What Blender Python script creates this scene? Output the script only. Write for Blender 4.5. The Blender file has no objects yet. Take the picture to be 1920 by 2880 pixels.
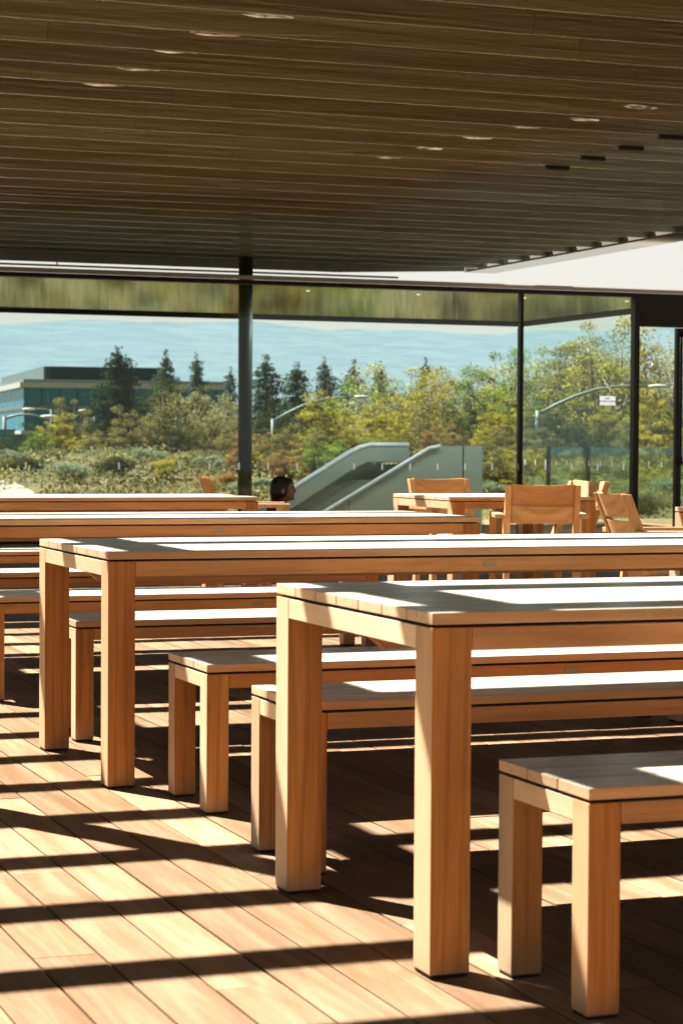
import bpy, bmesh, math, random
import numpy as np
from mathutils import Vector, Matrix

random.seed(7)
rng = np.random.default_rng(11)
R = math.radians
S = bpy.context.scene
COL = S.collection

# ------------------------------------------------------------------ helpers
def link(o):
    COL.objects.link(o)
    return o

def tag(o, label=None, cat=None, group=None, kind=None):
    if label: o['label'] = label
    if cat: o['category'] = cat
    if group: o['group'] = group
    if kind: o['kind'] = kind
    return o

def thing(name, label, cat, loc=(0, 0, 0), rz=0.0, group=None):
    o = bpy.data.objects.new(name, None)
    o.empty_display_size = 0.2
    o.location = loc
    o.rotation_euler = (0, 0, rz)
    link(o)
    return tag(o, label, cat, group)

def mesh_obj(name, me, mat=None, parent=None):
    o = bpy.data.objects.new(name, me)
    if mat is not None:
        me.materials.append(mat)
    link(o)
    if parent is not None:
        o.parent = parent
    return o

class MB:
    """collects boxes, tubes and prisms, then links them as one mesh object"""
    def __init__(self):
        self.bm = bmesh.new()
        self.lay = self.bm.verts.layers.float_color.new('tone')

    def _tone(self, vs, t):
        for v in vs:
            v[self.lay] = (t, t, t, 1)

    def box(self, x0, x1, y0, y1, z0, z1, t=1.0, M=None):
        vs = [self.bm.verts.new(p) for p in
              ((x0, y0, z0), (x1, y0, z0), (x1, y1, z0), (x0, y1, z0),
               (x0, y0, z1), (x1, y0, z1), (x1, y1, z1), (x0, y1, z1))]
        for f in ((0, 3, 2, 1), (4, 5, 6, 7), (0, 1, 5, 4), (1, 2, 6, 5), (2, 3, 7, 6), (3, 0, 4, 7)):
            self.bm.faces.new([vs[i] for i in f])
        if M is not None:
            bmesh.ops.transform(self.bm, matrix=M, verts=vs)
        self._tone(vs, t)
        return vs

    def prism(self, pts, axis, a0, a1, t=1.0):
        """polygon pts (2-D) extruded along axis 'x','y' or 'z' between a0 and a1"""
        def P(p, a):
            return {'x': (a, p[0], p[1]), 'y': (p[0], a, p[1]), 'z': (p[0], p[1], a)}[axis]
        v0 = [self.bm.verts.new(P(p, a0)) for p in pts]
        v1 = [self.bm.verts.new(P(p, a1)) for p in pts]
        n = len(pts)
        self.bm.faces.new(v0); self.bm.faces.new(v1[::-1])
        for i in range(n):
            j = (i + 1) % n
            self.bm.faces.new([v0[j], v0[i], v1[i], v1[j]])
        self._tone(v0 + v1, t)
        return v0 + v1

    def tube(self, pts, rad, seg=10, t=1.0, cap=True):
        pts = [Vector(p) for p in pts]
        if not hasattr(rad, '__len__'):
            rad = [rad] * len(pts)
        rings = []
        up = None
        for i, p in enumerate(pts):
            d = (pts[min(i + 1, len(pts) - 1)] - pts[max(i - 1, 0)]).normalized()
            if up is None:
                up = Vector((0, 0, 1)) if abs(d.z) < .9 else Vector((1, 0, 0))
            a = d.cross(up).normalized()
            b = a.cross(d).normalized()
            up = b
            rings.append([self.bm.verts.new(p + (a * math.cos(2 * math.pi * k / seg) + b * math.sin(2 * math.pi * k / seg)) * rad[i]) for k in range(seg)])
        for r0, r1 in zip(rings, rings[1:]):
            for k in range(seg):
                f = self.bm.faces.new([r0[k], r0[(k + 1) % seg], r1[(k + 1) % seg], r1[k]])
                f.smooth = True
        if cap:
            self.bm.faces.new(rings[0][::-1]); self.bm.faces.new(rings[-1])
        for r in rings:
            self._tone(r, t)

    def ball(self, c, r, sub=2, scale=(1, 1, 1), t=1.0):
        M = Matrix.Translation(c) @ Matrix.Diagonal((r * scale[0], r * scale[1], r * scale[2], 1))
        g = bmesh.ops.create_icosphere(self.bm, subdivisions=sub, radius=1, matrix=M)
        for v in g['verts']:
            for f in v.link_faces:
                f.smooth = True
        self._tone(g['verts'], t)

    def mesh(self, name, bevel=0.0):
        bmesh.ops.recalc_face_normals(self.bm, faces=self.bm.faces[:])
        if bevel:
            es = [e for e in self.bm.edges if len(e.link_faces) == 2 and e.calc_face_angle(0) > 0.6]
            bmesh.ops.bevel(self.bm, geom=es, offset=bevel, segments=2, profile=0.6, affect='EDGES', clamp_overlap=True)
        me = bpy.data.meshes.new(name)
        self.bm.to_mesh(me)
        self.bm.free()
        return me

    def build(self, name, mat, parent=None, bevel=0.0):
        return mesh_obj(name, self.mesh(name, bevel), mat, parent)

def copy_tree(src, loc, rz, label, group=None):
    r = src.copy(); link(r)
    r.location = loc; r.rotation_euler = (0, 0, rz); r['label'] = label
    if group: r['group'] = group
    for ch in list(src.children):
        c = ch.copy(); link(c); c.parent = r
        for g in ch.children:
            d = g.copy(); link(d); d.parent = c
    return r

# ------------------------------------------------------------------ materials
def new_mat(name):
    m = bpy.data.materials.new(name)
    m.use_nodes = True
    nt = m.node_tree
    nt.nodes.clear()
    out = nt.nodes.new('ShaderNodeOutputMaterial')
    return m, nt, out

def N(nt, typ, **kw):
    n = nt.nodes.new(typ)
    for k, v in kw.items():
        if k in n.inputs.keys() if hasattr(n.inputs, 'keys') else False:
            n.inputs[k].default_value = v
        else:
            setattr(n, k, v)
    return n

def principled(nt, out, rough=.5, spec=.3, metal=0.0):
    b = nt.nodes.new('ShaderNodeBsdfPrincipled')
    b.inputs['Roughness'].default_value = rough
    b.inputs['Specular IOR Level'].default_value = spec
    b.inputs['Metallic'].default_value = metal
    nt.links.new(b.outputs[0], out.inputs[0])
    return b

def ramp(nt, stops, fac=None):
    r = nt.nodes.new('ShaderNodeValToRGB')
    e = r.color_ramp.elements
    e[0].position, e[0].color = stops[0][0], (*stops[0][1], 1)
    e[1].position, e[1].color = stops[-1][0], (*stops[-1][1], 1)
    for p, c in stops[1:-1]:
        k = e.new(p); k.color = (*c, 1)
    if fac is not None:
        nt.links.new(fac, r.inputs[0])
    return r

def mixc(nt, a, b, fac, mode='MIX'):
    n = nt.nodes.new('ShaderNodeMix')
    n.data_type = 'RGBA'; n.blend_type = mode
    for sock, v in ((n.inputs[0], fac), (n.inputs[6], a), (n.inputs[7], b)):
        if isinstance(v, (int, float)):
            sock.default_value = v
        elif isinstance(v, tuple):
            sock.default_value = (*v, 1)
        else:
            nt.links.new(v, sock)
    return n.outputs[2]

def noise(nt, vec, scale, detail=4, rough=.55, dist=0.0):
    n = nt.nodes.new('ShaderNodeTexNoise')
    n.inputs['Scale'].default_value = scale
    n.inputs['Detail'].default_value = detail
    n.inputs['Roughness'].default_value = rough
    n.inputs['Distortion'].default_value = dist
    if vec is not None:
        nt.links.new(vec, n.inputs['Vector'])
    return n.outputs[0]

def mapping(nt, vec, scale):
    m = nt.nodes.new('ShaderNodeMapping')
    m.inputs['Scale'].default_value = scale
    nt.links.new(vec, m.inputs[0])
    return m.outputs[0]

def wood(name, axis, light, dark, grey=None, rough=.5, spec=.25, contrast=1.0, stain=None, bump=.12, per_board=False, paler=False):
    m, nt, out = new_mat(name)
    b = principled(nt, out, rough, spec)
    tc = nt.nodes.new('ShaderNodeTexCoord')
    oi = nt.nodes.new('ShaderNodeObjectInfo')
    sh = nt.nodes.new('ShaderNodeVectorMath'); sh.operation = 'MULTIPLY_ADD'
    nt.links.new(oi.outputs['Random'], sh.inputs[0])
    sh.inputs[1].default_value = (37, 53, 41)
    nt.links.new(tc.outputs['Object'], sh.inputs[2])
    vec = sh.outputs[0]
    at = nt.nodes.new('ShaderNodeAttribute'); at.attribute_name = 'tone'
    if per_board:
        s2 = nt.nodes.new('ShaderNodeVectorMath'); s2.operation = 'MULTIPLY_ADD'
        nt.links.new(at.outputs['Vector'], s2.inputs[0]); s2.inputs[1].default_value = (91, 57, 73)
        nt.links.new(vec, s2.inputs[2]); vec = s2.outputs[0]
    i = 'xyz'.index(axis)
    def sc(al, ac):
        v = [ac] * 3; v[i] = al
        return tuple(v)
    g1 = noise(nt, mapping(nt, vec, sc(1.1, 16)), 1.0, 5, .6, .9)
    g2 = noise(nt, mapping(nt, vec, sc(5, 210)), 1.0, 3, .7)
    g3 = noise(nt, mapping(nt, vec, sc(.7, 2.2)), 1.0, 3, .5, .4)
    w = .5 - .22 * contrast
    c = ramp(nt, [(max(0, w), dark), (min(1, 1 - w), light)], g1).outputs[0]
    pores = ramp(nt, [(.36, (.62, .55, .48)), (.5, (1, 1, 1))], g2).outputs[0]
    c = mixc(nt, c, pores, .30 * contrast, 'MULTIPLY')
    wv = nt.nodes.new('ShaderNodeTexWave'); wv.wave_type = 'BANDS'; wv.bands_direction = 'XYZ'[(i + 1) % 3]
    wv.inputs['Scale'].default_value = 1.0; wv.inputs['Distortion'].default_value = 7.0
    wv.inputs['Detail'].default_value = 2.0; wv.inputs['Detail Scale'].default_value = .9
    nt.links.new(mapping(nt, vec, sc(.9, 9)), wv.inputs['Vector'])
    c = mixc(nt, c, ramp(nt, [(.0, (.74, .66, .58)), (.35, (1, 1, 1))], wv.outputs[1]).outputs[0], .55 * contrast, 'MULTIPLY')
    blot = ramp(nt, [(.3, (.8, .76, .72)), (.7, (1.12, 1.1, 1.08))], g3).outputs[0]
    c = mixc(nt, c, blot, .8, 'MULTIPLY')
    if grey is not None:
        geo = nt.nodes.new('ShaderNodeNewGeometry')
        sp = nt.nodes.new('ShaderNodeSeparateXYZ'); nt.links.new(geo.outputs['Normal'], sp.inputs[0])
        f = ramp(nt, [(.55, (0, 0, 0)), (.8, (1, 1, 1))], sp.outputs[2]).outputs[0]
        gc = mixc(nt, grey, pores, .35, 'MULTIPLY')
        gc = mixc(nt, gc, blot, .6, 'MULTIPLY')
        gs = noise(nt, mapping(nt, vec, sc(.8, 22)), 1.0, 4, .6, .6)
        gc = mixc(nt, gc, ramp(nt, [(.3, (.8, .78, .74)), (.65, (1.06, 1.05, 1.03))], gs).outputs[0], .8, 'MULTIPLY')
        c = mixc(nt, c, gc, f)
    if paler:                    # the faces turned to the left are paler and more beige
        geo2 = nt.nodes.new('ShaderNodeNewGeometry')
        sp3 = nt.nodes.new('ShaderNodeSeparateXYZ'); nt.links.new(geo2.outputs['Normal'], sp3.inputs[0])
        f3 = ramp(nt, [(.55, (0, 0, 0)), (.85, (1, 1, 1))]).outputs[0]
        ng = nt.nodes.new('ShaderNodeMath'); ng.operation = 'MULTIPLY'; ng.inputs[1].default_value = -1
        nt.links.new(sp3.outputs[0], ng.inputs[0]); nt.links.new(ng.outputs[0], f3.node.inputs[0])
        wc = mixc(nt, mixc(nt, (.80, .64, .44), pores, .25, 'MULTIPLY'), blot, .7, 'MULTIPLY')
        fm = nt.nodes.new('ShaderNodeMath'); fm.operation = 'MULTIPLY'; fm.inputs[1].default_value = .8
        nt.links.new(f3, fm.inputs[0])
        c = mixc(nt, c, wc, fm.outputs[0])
    if stain is not None:       # weathering near the foot
        sp2 = nt.nodes.new('ShaderNodeSeparateXYZ'); nt.links.new(tc.outputs['Object'], sp2.inputs[0])
        n4 = noise(nt, mapping(nt, vec, (9, 9, 5)), 1.0, 5, .65)
        ad = nt.nodes.new('ShaderNodeMath'); ad.operation = 'MULTIPLY_ADD'
        nt.links.new(n4, ad.inputs[0]); ad.inputs[1].default_value = .14
        nt.links.new(sp2.outputs[2], ad.inputs[2])
        f2 = ramp(nt, [(.05, (1, 1, 1)), (.15, (0, 0, 0))], ad.outputs[0]).outputs[0]
        c = mixc(nt, c, mixc(nt, c, stain, .55), f2)
    c = mixc(nt, c, at.outputs[0], 1.0, 'MULTIPLY')
    pick = nt.nodes.new('ShaderNodeMapRange'); pick.inputs[1].default_value = .35; pick.inputs[2].default_value = 1.0
    pick.inputs[3].default_value = 0; pick.inputs[4].default_value = 1.0
    nt.links.new(oi.outputs['Random'], pick.inputs[0])
    if not per_board:           # some pieces are redder and darker than others
        c = mixc(nt, c, mixc(nt, c, (.86, .70, .55), 1.0, 'MULTIPLY'), pick.outputs[0])
    kn = noise(nt, mapping(nt, vec, sc(1.6, 5)), 1.0, 2, .5, 1.5)
    c = mixc(nt, c, ramp(nt, [(.66, (1, 1, 1)), (.78, (.66, .56, .46))], kn).outputs[0], .7, 'MULTIPLY')
    nt.links.new(c, b.inputs['Base Color'])
    bp = nt.nodes.new('ShaderNodeBump'); bp.inputs['Strength'].default_value = bump; bp.inputs['Distance'].default_value = .002
    nt.links.new(g2, bp.inputs['Height']); nt.links.new(bp.outputs[0], b.inputs['Normal'])
    rr = nt.nodes.new('ShaderNodeMapRange')
    rr.inputs[3].default_value = rough - .08; rr.inputs[4].default_value = rough + .14
    nt.links.new(g1, rr.inputs[0]); nt.links.new(rr.outputs[0], b.inputs['Roughness'])
    if grey is not None:      # the worn upper faces are smoother than the sides
        b.inputs['Specular IOR Level'].default_value = .5
        rr.inputs[3].default_value = .2; rr.inputs[4].default_value = .38
    return m

def plain(name, col, rough=.5, spec=.3, metal=0.0, var=.12, scale=6.0):
    m, nt, out = new_mat(name)
    b = principled(nt, out, rough, spec, metal)
    tc = nt.nodes.new('ShaderNodeTexCoord')
    n = noise(nt, tc.outputs['Object'], scale, 5, .6)
    lo = tuple(max(0, c * (1 - var)) for c in col); hi = tuple(min(1, c * (1 + var)) for c in col)
    nt.links.new(ramp(nt, [(.3, lo), (.7, hi)], n).outputs[0], b.inputs['Base Color'])
    rr = nt.nodes.new('ShaderNodeMapRange'); rr.inputs[3].default_value = max(.02, rough - .06); rr.inputs[4].default_value = min(1, rough + .08)
    nt.links.new(n, rr.inputs[0]); nt.links.new(rr.outputs[0], b.inputs['Roughness'])
    return m

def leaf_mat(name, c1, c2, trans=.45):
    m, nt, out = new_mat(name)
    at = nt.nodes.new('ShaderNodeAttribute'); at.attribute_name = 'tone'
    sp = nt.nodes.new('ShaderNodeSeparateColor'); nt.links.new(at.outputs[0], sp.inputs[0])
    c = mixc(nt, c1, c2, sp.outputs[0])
    d = nt.nodes.new('ShaderNodeBsdfDiffuse'); t = nt.nodes.new('ShaderNodeBsdfTranslucent')
    nt.links.new(c, d.inputs[0])
    nt.links.new(mixc(nt, c, (1.0, 1.0, .55), .35, 'MULTIPLY'), t.inputs[0])
    mx = nt.nodes.new('ShaderNodeMixShader'); mx.inputs[0].default_value = trans
    nt.links.new(d.outputs[0], mx.inputs[1]); nt.links.new(t.outputs[0], mx.inputs[2])
    nt.links.new(mx.outputs[0], out.inputs[0])
    return m

def glass_mat(name, tint, refl=1.0):
    """thin architectural pane: clear with a fresnel reflection"""
    m, nt, out = new_mat(name)
    tr = nt.nodes.new('ShaderNodeBsdfTransparent'); tr.inputs[0].default_value = (*tint, 1)
    gl = nt.nodes.new('ShaderNodeBsdfGlossy'); gl.inputs['Roughness'].default_value = .01
    gl.inputs['Color'].default_value = (.92, .97, .95, 1)
    lw = nt.nodes.new('ShaderNodeLayerWeight'); lw.inputs[0].default_value = .5
    pw = nt.nodes.new('ShaderNodeMath'); pw.operation = 'POWER'; pw.inputs[1].default_value = 5
    nt.links.new(lw.outputs['Facing'], pw.inputs[0])
    mu = nt.nodes.new('ShaderNodeMath'); mu.operation = 'MULTIPLY_ADD'; mu.use_clamp = True
    mu.inputs[1].default_value = .9 * refl; mu.inputs[2].default_value = .042 * refl      # schlick
    nt.links.new(pw.outputs[0], mu.inputs[0])
    mx = nt.nodes.new('ShaderNodeMixShader')
    nt.links.new(mu.outputs[0], mx.inputs[0]); nt.links.new(tr.outputs[0], mx.inputs[1]); nt.links.new(gl.outputs[0], mx.inputs[2])
    nt.links.new(mx.outputs[0], out.inputs[0])
    return m

TEAK_L, TEAK_D = (.76, .36, .112), (.43, .185, .055)
TOPGREY = (.72, .70, .62)
STAIN = (.42, .34, .24)
M = {
    'wood_x': wood('teak_along', 'x', TEAK_L, TEAK_D, grey=TOPGREY, contrast=1.15),
    'wood_y': wood('teak_across', 'y', (.88, .62, .38), (.74, .47, .26), grey=TOPGREY, contrast=.8, paler=True),
    'wood_z': wood('teak_upright', 'z', TEAK_L, TEAK_D, stain=STAIN, contrast=1.15, paler=True),
    'top': wood('teak_weathered_top', 'x', (.80, .45, .2), (.58, .3, .12), grey=TOPGREY, contrast=.9, per_board=True, paler=True),
    'chair_x': wood('chair_teak_along', 'x', (.84, .54, .28), (.68, .40, .18), contrast=.7),
    'chair_y': wood('chair_teak_across', 'y', (.84, .54, .28), (.68, .40, .18), contrast=.7, grey=(.85, .7, .5)),
    'chair_z': wood('chair_teak_upright', 'z', (.84, .54, .28), (.68, .40, .18), contrast=.7),
    'deck': wood('deck_boards', 'y', (.36, .242, .16), (.25, .16, .095), rough=.5, spec=.02, contrast=.6, bump=.2, per_board=True),
    'gap': plain('deck_gap', (.10, .05, .022), .9, .1),
    'shadow_gap': plain('dark_spacer', (.02, .016, .012), .8, .1),
    'foot': plain('black_plastic_foot', (.012, .012, .012), .5, .3),
    'plate': plain('bronze_plate', (.32, .25, .16), .45, .4, .5, .2, 40),
    'black': plain('black_metal', (.004, .0045, .005), .5, .25),
    'column': plain('dark_grey_steel', (.055, .065, .06), .5, .25, .1),
    'beige': plain('painted_edge', (.27, .255, .235), .5, .3, 0, .06),
    'slab': plain('roof_panel', (.25, .25, .24), .7, .2),
    'white': plain('white_sign', (.95, .96, .96), .5, .3, 0, .03),
    'ink': plain('sign_ink', (.03, .03, .035), .6, .2),
    'tick': plain('glass_marker', (.85, .85, .83), .5, .3, 0, .03),
    'stone': plain('grey_stone', (.42, .50, .43), .42, .4, .2, .05, 2.0),
    'steel': plain('pale_steel', (.82, .92, .98), .3, .5, .1, .05),
    'lamp_grey': plain('painted_lamp_pole', (.16, .22, .2), .5, .4),
    'lamp_white': plain('white_lamp_head', (.5, .52, .52), .4, .4, 0, .04),
    'bark': plain('tree_bark', (.10, .075, .05), .9, .1, 0, .4, 9),
    'pale_bark': plain('pale_tree_bark', (.26, .22, .17), .9, .1, 0, .3, 9),
    'glass': glass_mat('clear_glass', (.91, .96, .94), .4),
    'green_glass': glass_mat('green_glass', (.80, .90, .85), .9),
    'side_glass': glass_mat('side_wall_glass', (.93, .97, .95), .3),
    'door_glass': glass_mat('door_glass', (.90, .95, .93), .9),
}

def vinyl(name, col, glow):
    m, nt, out = new_mat(name)
    d = nt.nodes.new('ShaderNodeBsdfDiffuse'); t = nt.nodes.new('ShaderNodeBsdfTranslucent')
    tc = nt.nodes.new('ShaderNodeTexCoord')
    c = ramp(nt, [(.3, tuple(x * .93 for x in col)), (.7, col)], noise(nt, tc.outputs['Object'], 30, 3)).outputs[0]
    nt.links.new(c, d.inputs[0]); nt.links.new(c, t.inputs[0])
    mx = nt.nodes.new('ShaderNodeMixShader'); mx.inputs[0].default_value = .55
    nt.links.new(d.outputs[0], mx.inputs[1]); nt.links.new(t.outputs[0], mx.inputs[2])
    em = nt.nodes.new('ShaderNodeEmission'); em.inputs[1].default_value = glow      # faint added glow, stands in for missing daylight
    nt.links.new(c, em.inputs[0])
    ad = nt.nodes.new('ShaderNodeAddShader'); nt.links.new(mx.outputs[0], ad.inputs[0]); nt.links.new(em.outputs[0], ad.inputs[1])
    nt.links.new(ad.outputs[0], out.inputs[0])
    return m

M['white'] = vinyl('white_sign_vinyl', (.93, .94, .94), .09)
M['tick'] = vinyl('white_marker_vinyl', (.93, .94, .92), .04)

def fin_material(name):
    m, nt, out = new_mat(name)
    b = principled(nt, out, .32, .5)
    tc = nt.nodes.new('ShaderNodeTexCoord')
    g1 = noise(nt, mapping(nt, tc.outputs['Object'], (.25, 9, 14)), 1.0, 4, .6, .5)
    g2 = noise(nt, mapping(nt, tc.outputs['Object'], (.8, 3, 16)), 1.0, 3, .6, .8)
    g3 = noise(nt, mapping(nt, tc.outputs['Object'], (.5, .4, .4)), 1.0, 3, .6, .8)
    at = nt.nodes.new('ShaderNodeAttribute'); at.attribute_name = 'tone'
    wd = ramp(nt, [(.25, (.105, .079, .034)), (.75, (.185, .138, .066))], g1).outputs[0]
    gr = ramp(nt, [(.25, (.14, .18, .16)), (.75, (.20, .24, .215))], g1).outputs[0]
    sp = nt.nodes.new('ShaderNodeSeparateXYZ'); nt.links.new(tc.outputs['Object'], sp.inputs[0])
    fs = []
    for k, lo, hi in ((0, 6.7, 8.3), (1, 19.0, 21.6)):
        r_ = nt.nodes.new('ShaderNodeMapRange'); r_.interpolation_type = 'SMOOTHSTEP'
        r_.inputs[1].default_value = lo; r_.inputs[2].default_value = hi
        ad = nt.nodes.new('ShaderNodeMath'); ad.operation = 'MULTIPLY_ADD'; ad.inputs[1].default_value = 1.6
        nt.links.new(g3, ad.inputs[0]); sb = nt.nodes.new('ShaderNodeMath'); sb.operation = 'SUBTRACT'
        nt.links.new(sp.outputs[k], ad.inputs[2]); nt.links.new(ad.outputs[0], sb.inputs[0]); sb.inputs[1].default_value = .8
        nt.links.new(sb.outputs[0], r_.inputs[0]); fs.append(r_.outputs[0])
    mxm = nt.nodes.new('ShaderNodeMath'); mxm.operation = 'MAXIMUM'
    nt.links.new(fs[0], mxm.inputs[0]); nt.links.new(fs[1], mxm.inputs[1])
    c = mixc(nt, wd, gr, mxm.outputs[0])  # brown to grey shift paints in warm light bounced off the deck
    c = mixc(nt, c, at.outputs[0], 1.0, 'MULTIPLY')
    geo = nt.nodes.new('ShaderNodeNewGeometry')      # rear slat faces, out of view, blackened so they bounce less sunlight
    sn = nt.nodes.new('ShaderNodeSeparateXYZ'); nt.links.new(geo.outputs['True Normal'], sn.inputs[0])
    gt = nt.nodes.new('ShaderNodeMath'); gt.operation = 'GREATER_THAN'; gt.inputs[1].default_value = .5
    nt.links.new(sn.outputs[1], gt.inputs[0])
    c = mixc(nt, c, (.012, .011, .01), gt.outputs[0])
    lt = nt.nodes.new('ShaderNodeMath'); lt.operation = 'LESS_THAN'; lt.inputs[1].default_value = -.5   # undersides too, slight shade put into their colour
    nt.links.new(sn.outputs[2], lt.inputs[0])
    c = mixc(nt, c, mixc(nt, c, (.95, .95, .95), 1.0, 'MULTIPLY'), lt.outputs[0])
    su = nt.nodes.new('ShaderNodeMapRange'); su.inputs[3].default_value = .5; su.inputs[4].default_value = .22
    nt.links.new(lt.outputs[0], su.inputs[0]); nt.links.new(su.outputs[0], b.inputs['Specular IOR Level'])
    nt.links.new(c, b.inputs['Base Color'])
    rr = nt.nodes.new('ShaderNodeMapRange'); rr.inputs[3].default_value = .08; rr.inputs[4].default_value = .38
    nt.links.new(g2, rr.inputs[0]); nt.links.new(rr.outputs[0], b.inputs['Roughness'])
    bp = nt.nodes.new('ShaderNodeBump'); bp.inputs['Strength'].default_value = .45; bp.inputs['Distance'].default_value = .03
    nt.links.new(g2, bp.inputs['Height']); nt.links.new(bp.outputs[0], b.inputs['Normal'])
    return m
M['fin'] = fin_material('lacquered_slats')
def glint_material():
    m, nt, out = new_mat('painted_slat_glint')
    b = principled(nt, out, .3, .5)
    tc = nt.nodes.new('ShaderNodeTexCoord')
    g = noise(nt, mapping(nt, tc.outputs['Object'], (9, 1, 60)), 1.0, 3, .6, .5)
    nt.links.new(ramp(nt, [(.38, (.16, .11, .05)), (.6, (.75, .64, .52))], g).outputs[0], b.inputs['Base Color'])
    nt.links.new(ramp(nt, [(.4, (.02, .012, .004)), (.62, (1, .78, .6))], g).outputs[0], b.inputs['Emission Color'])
    b.inputs['Emission Strength'].default_value = .08  # pale streaks and glow imitate reflected sunlight
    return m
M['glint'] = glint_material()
def lit_material():
    m, nt, out = new_mat('lit_downlight')
    b = principled(nt, out, .4, .3)
    b.inputs['Emission Color'].default_value = (1, .82, .6, 1); b.inputs['Emission Strength'].default_value = .25
    return m
M['downlight'] = lit_material()

def soffit_material():
    m, nt, out = new_mat('polished_soffit')
    b = principled(nt, out, .06, .5, 1.0)
    b.inputs['Base Color'].default_value = (.50, .50, .42, 1)
    tc = nt.nodes.new('ShaderNodeTexCoord')
    g = noise(nt, mapping(nt, tc.outputs['Object'], (2.2, 2.6, 1)), 1.0, 4, .6, .3)
    bp = nt.nodes.new('ShaderNodeBump'); bp.inputs['Strength'].default_value = .006; bp.inputs['Distance'].default_value = .03
    nt.links.new(g, bp.inputs['Height']); nt.links.new(bp.outputs[0], b.inputs['Normal'])
    return m
M['soffit'] = soffit_material()

# ------------------------------------------------------------------ camera
CAM_O = np.array([0, 0, 1.0802])
FW = np.array([.35086551, .93593282, -.03038349])
RT = np.array([.93641266, -.35084813, .00607666])
UP = np.array([.00497265, .03058357, .99951984])
cam_d = bpy.data.cameras.new('camera')
cam = link(bpy.data.objects.new('camera', cam_d))
cam.matrix_world = Matrix(((RT[0], UP[0], -FW[0], CAM_O[0]), (RT[1], UP[1], -FW[1], CAM_O[1]),
                           (RT[2], UP[2], -FW[2], CAM_O[2]), (0, 0, 0, 1)))
cam_d.sensor_fit = 'VERTICAL'
cam_d.sensor_height = 36
cam_d.sensor_width = 24
cam_d.lens = 36 * 6107.444 / 2880
cam_d.clip_start = .05
cam_d.clip_end = 6000
cam_d.dof.use_dof = True
cam_d.dof.focus_distance = 8.0
cam_d.dof.aperture_fstop = 9.0
S.camera = cam

# ------------------------------------------------------------------ light and sky
SUN_AZ = math.atan2(-.45, .893)      # the sun stands ahead and to the left
SUN_EL = R(56.2)
w = bpy.data.worlds.new('World'); S.world = w
w.use_nodes = True
wn = w.node_tree
bg = wn.nodes.get('Background')
sky = wn.nodes.new('ShaderNodeTexSky')
sky.sky_type = 'NISHITA'; sky.sun_disc = False
sky.sun_elevation = SUN_EL; sky.sun_rotation = SUN_AZ
sky.air_density = 1.0; sky.dust_density = 6.0; sky.ozone_density = .8
# bright haze low over the horizon, clearer and darker sky above it
wtc = wn.nodes.new('ShaderNodeTexCoord'); wsp = wn.nodes.new('ShaderNodeSeparateXYZ')
wn.links.new(wtc.outputs['Generated'], wsp.inputs[0])
wr = wn.nodes.new('ShaderNodeMapRange'); wr.interpolation_type = 'SMOOTHSTEP'
wr.inputs[1].default_value = .095; wr.inputs[2].default_value = .19
wr.inputs[3].default_value = 1.0; wr.inputs[4].default_value = 0.0
wn.links.new(wsp.outputs[2], wr.inputs[0])
wm = mixc(wn, mixc(wn, (0, 0, 0), sky.outputs[0], .07), mixc(wn, sky.outputs[0], (6.4, 6.25, 5.8), .9), wr.outputs[0])
wn.links.new(wm, bg.inputs[0])
bg.inputs[1].default_value = .037
sd = bpy.data.lights.new('sun', 'SUN'); sd.energy = 5.0; sd.angle = R(.53); sd.color = (1.0, .94, .84)
so = link(bpy.data.objects.new('sun', sd))
sv = Vector((math.sin(SUN_AZ) * math.cos(SUN_EL), math.cos(SUN_AZ) * math.cos(SUN_EL), math.sin(SUN_EL)))
so.rotation_euler = sv.to_track_quat('Z', 'Y').to_euler()
so.location = (-5, 10, 20)

S.view_settings.view_transform = 'Standard'
S.view_settings.look = 'None'
S.view_settings.exposure = 0
S.render.engine = 'CYCLES'
S.cycles.use_denoising = True
S.cycles.film_exposure = 4.0       # the photograph is exposed for the shade
S.cycles.max_bounces = 10
S.cycles.diffuse_bounces = 1
S.cycles.transparent_max_bounces = 16
S.cycles.sample_clamp_indirect = 6

# ------------------------------------------------------------------ deck
def build_deck():
    mb = MB()
    pitch, gap = .1420, .0060
    x0 = 1.272 - pitch * 80
    k = 0
    while True:
        xa = x0 + k * pitch
        if xa > 22: break
        y = -7 - random.random() * 3
        while y < 29.3:
            ln = random.choice((1.8, 2.4, 3.0, 3.6, 4.2)) * random.uniform(.95, 1.05)
            y1 = min(y + ln, 29.4)
            dz = random.uniform(-.0012, .0012)
            mb.box(xa + gap / 2, xa + pitch - gap / 2, y + .0015, y1 - .0015, -.025 + dz, dz, random.uniform(.70, 1.14))
            y = y1
        k += 1
    o = mb.build('deck', M['deck'])
    tag(o, kind='structure')
    mb = MB()
    mb.box(x0 - .5, 22.5, -11, 29.4, -.30, -.028)
    tag(mb.build('deck_base', M['gap']), kind='structure')
build_deck()

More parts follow.
